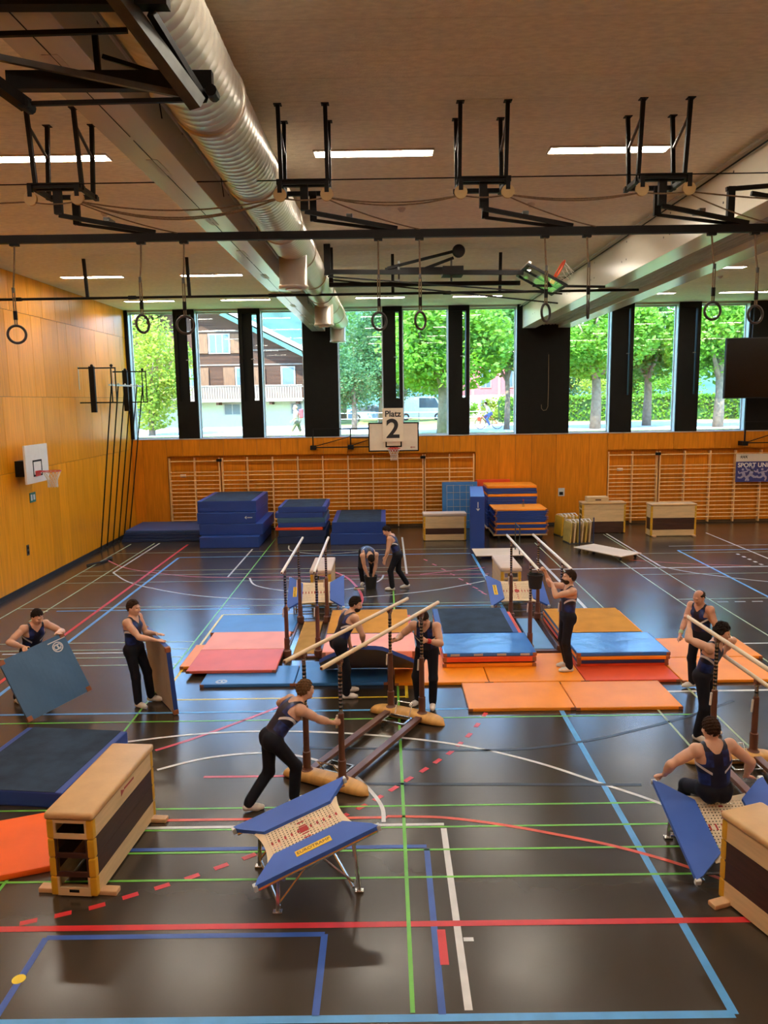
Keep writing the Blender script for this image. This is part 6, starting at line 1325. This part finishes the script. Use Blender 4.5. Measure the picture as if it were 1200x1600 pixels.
# parked vehicles
def car(label, x, y, L, W, H, m, van=False, rz=0.0):
    t_ = thing('van' if van else 'car', label, 'van' if van else 'car', (x, y, GZ), rz, 'parked vehicles'); b = H * (.55 if not van else .5)
    pr_ = [(-L / 2, .25), (L / 2, .25), (L / 2, b * .85), (L * .47, b), (L * (.28 if not van else .40), b * 1.02), (L * (.10 if not van else .27), H), (-L * (.30 if not van else .48), H), (-L * (.46 if not van else .5), b * 1.05), (-L / 2, b)]
    MB().prism(pr_, -W / 2, W / 2, (0, 2, 1)).build('body', m, t_)
    for s in (-1, 1):
        gp = [(L * (.24 if not van else .36), b * 1.04), (L * (.09 if not van else .255), H * .94), (-L * (.27 if not van else .05), H * .94), (-L * (.40 if not van else .05), b * 1.06)]; MB().prism(gp, s * (W / 2 - .004), s * (W / 2 + .006), (0, 2, 1)).build('side_window', PANE, t_)
        for xx in (-.31, .31):
            wh = MB().lathe([(.20, -.09), (.32, -.08), (.32, .08), (.20, .09)], (L * xx, s * (W / 2 - .06), .32), 18, RX).build('wheel', RUBBER, t_); MB().lathe([(.17, -.095), (.17, .095)], (L * xx, s * (W / 2 - .06), .32), 12, RX).build('hub', ALU, wh)
    MB().span((L / 2 - .02, -W * .4, .5), (L / 2 + .02, W * .4, .62)).build('bumper', STEEL, t_)
car('white delivery van parked across the street', 3.3, 70, 4.6, 1.9, 2.1, mat('van_white', (.75, .75, .74), .3), True); car('silver blue car parked left of the court sign', -1.2, 70, 4.2, 1.75, 1.45, mat('car_blue', (.30, .42, .55), .25, .3)); car('white car parked beside the van', 1.2, 74.5, 4.1, 1.75, 1.45, mat('car_white', (.68, .70, .72), .25))
fb = thing('guard_rail', 'low grey street guard rail in front of the parked van', 'railing', (1.5, 57, GZ))
for x in np.arange(-5, 7, 1.5): MB().tube([(x, 0, 0), (x, 0, .95)], .03, 6).build('post', GREY, fb)
for z_ in (.5, .92): MB().tube([(-5, 0, z_), (6.3, 0, z_)], .025, 6).build('rail_bar', ALU, fb)
# passers-by
CLO = lambda n, c: mat('cloth_' + n, c, .8, var=.08)
person('person walking past outside with a red backpack', (-4.10, 36.0, GZ + .90), 168, 5, (((-4.45, 35.9, GZ + .085), 170), ((-3.72, 36.1, GZ + .16), 170, GZ + .04)), ((-4.3, 35.75, GZ + .95), (-3.95, 36.25, GZ + .95)), 1.72, hair='blond', g=.02, outfit=dict(top=CLO('beige', (.55, .46, .36)), low=CLO('olive', (.16, .14, .09)), short=True), group='people outside')
bp = thing('backpack', 'red backpack worn by the person walking outside', 'bag', (-3.88, 36.0, GZ + 1.08)); MB().box((0, 0, .2), (.18, .3, .42), None, .05).build('main_bag', mat('bag_red', (.40, .06, .08), .7), bp); MB().box((.10, 0, .13), (.07, .22, .22), None, .02).build('front_pocket', mat('bag_grey', (.16, .16, .2), .7), bp)
bx, by = 6.45, 48.0
bi = thing('bicycle', 'red bicycle ridden past on the street', 'bicycle', (bx, by, GZ - .03))
for s, nm in ((-1, 'front'), (1, 'rear')):
    MW = frame3(Vector((1, 0, 0)), Vector((0, 0, 1)), Vector((0, -1, 0))); wl = MB().torus((s * .53, 0, .34), .33, .02, 28, 6, MW).build('wheel', RUBBER, bi); sp = MB()
    for k in range(10): sp.tube([(s * .53, 0, .34), (s * .53 + .32 * math.cos(k * PI / 5), 0, .34 + .32 * math.sin(k * PI / 5))], .004, 4)
    sp.build('spokes', ALU, wl)
fm = MB()
for a, b in (((-.45, .75), (.1, .75)), ((.12, .8), (.0, .3)), ((-.45, .75), (.0, .3)), ((.1, .75), (.53, .34)), ((.0, .3), (.53, .34)), ((-.53, .34), (-.43, .85))): fm.tube([(a[0], 0, a[1]), (b[0], 0, b[1])], .022, 6)
fm.build('frame', RIM, bi); MB().tube([(-.43, -.25, .98), (-.43, 0, .95), (-.43, .25, .98)], .014, 6).build('handlebar', STEEL, bi); MB().ell((.14, 0, .86), (.13, .07, .04), 10, 6).build('saddle', RUBBER, bi); MB().box((-.62, 0, .62), (.2, .26, .25), None, .02).build('basket', RIMO, bi)
person('cyclist in white riding the red bicycle outside', (bx + .10, by, GZ + .94), 180, 30, (((bx + .02, by - .10, GZ + .22), 180), ((bx - .05, by + .10, GZ + .42), 180)), ((bx - .40, by - .22, GZ + .97), (bx - .40, by + .22, GZ + .97)), 1.70, hair='brown', g=.02, style=('grip', 'grip'), outfit=dict(top=CLO('white', (.72, .72, .70)), low=CLO('blue', (.10, .14, .28))), group='people outside', kneeh=((-1, -.1, .4), (-1, .1, .4)))
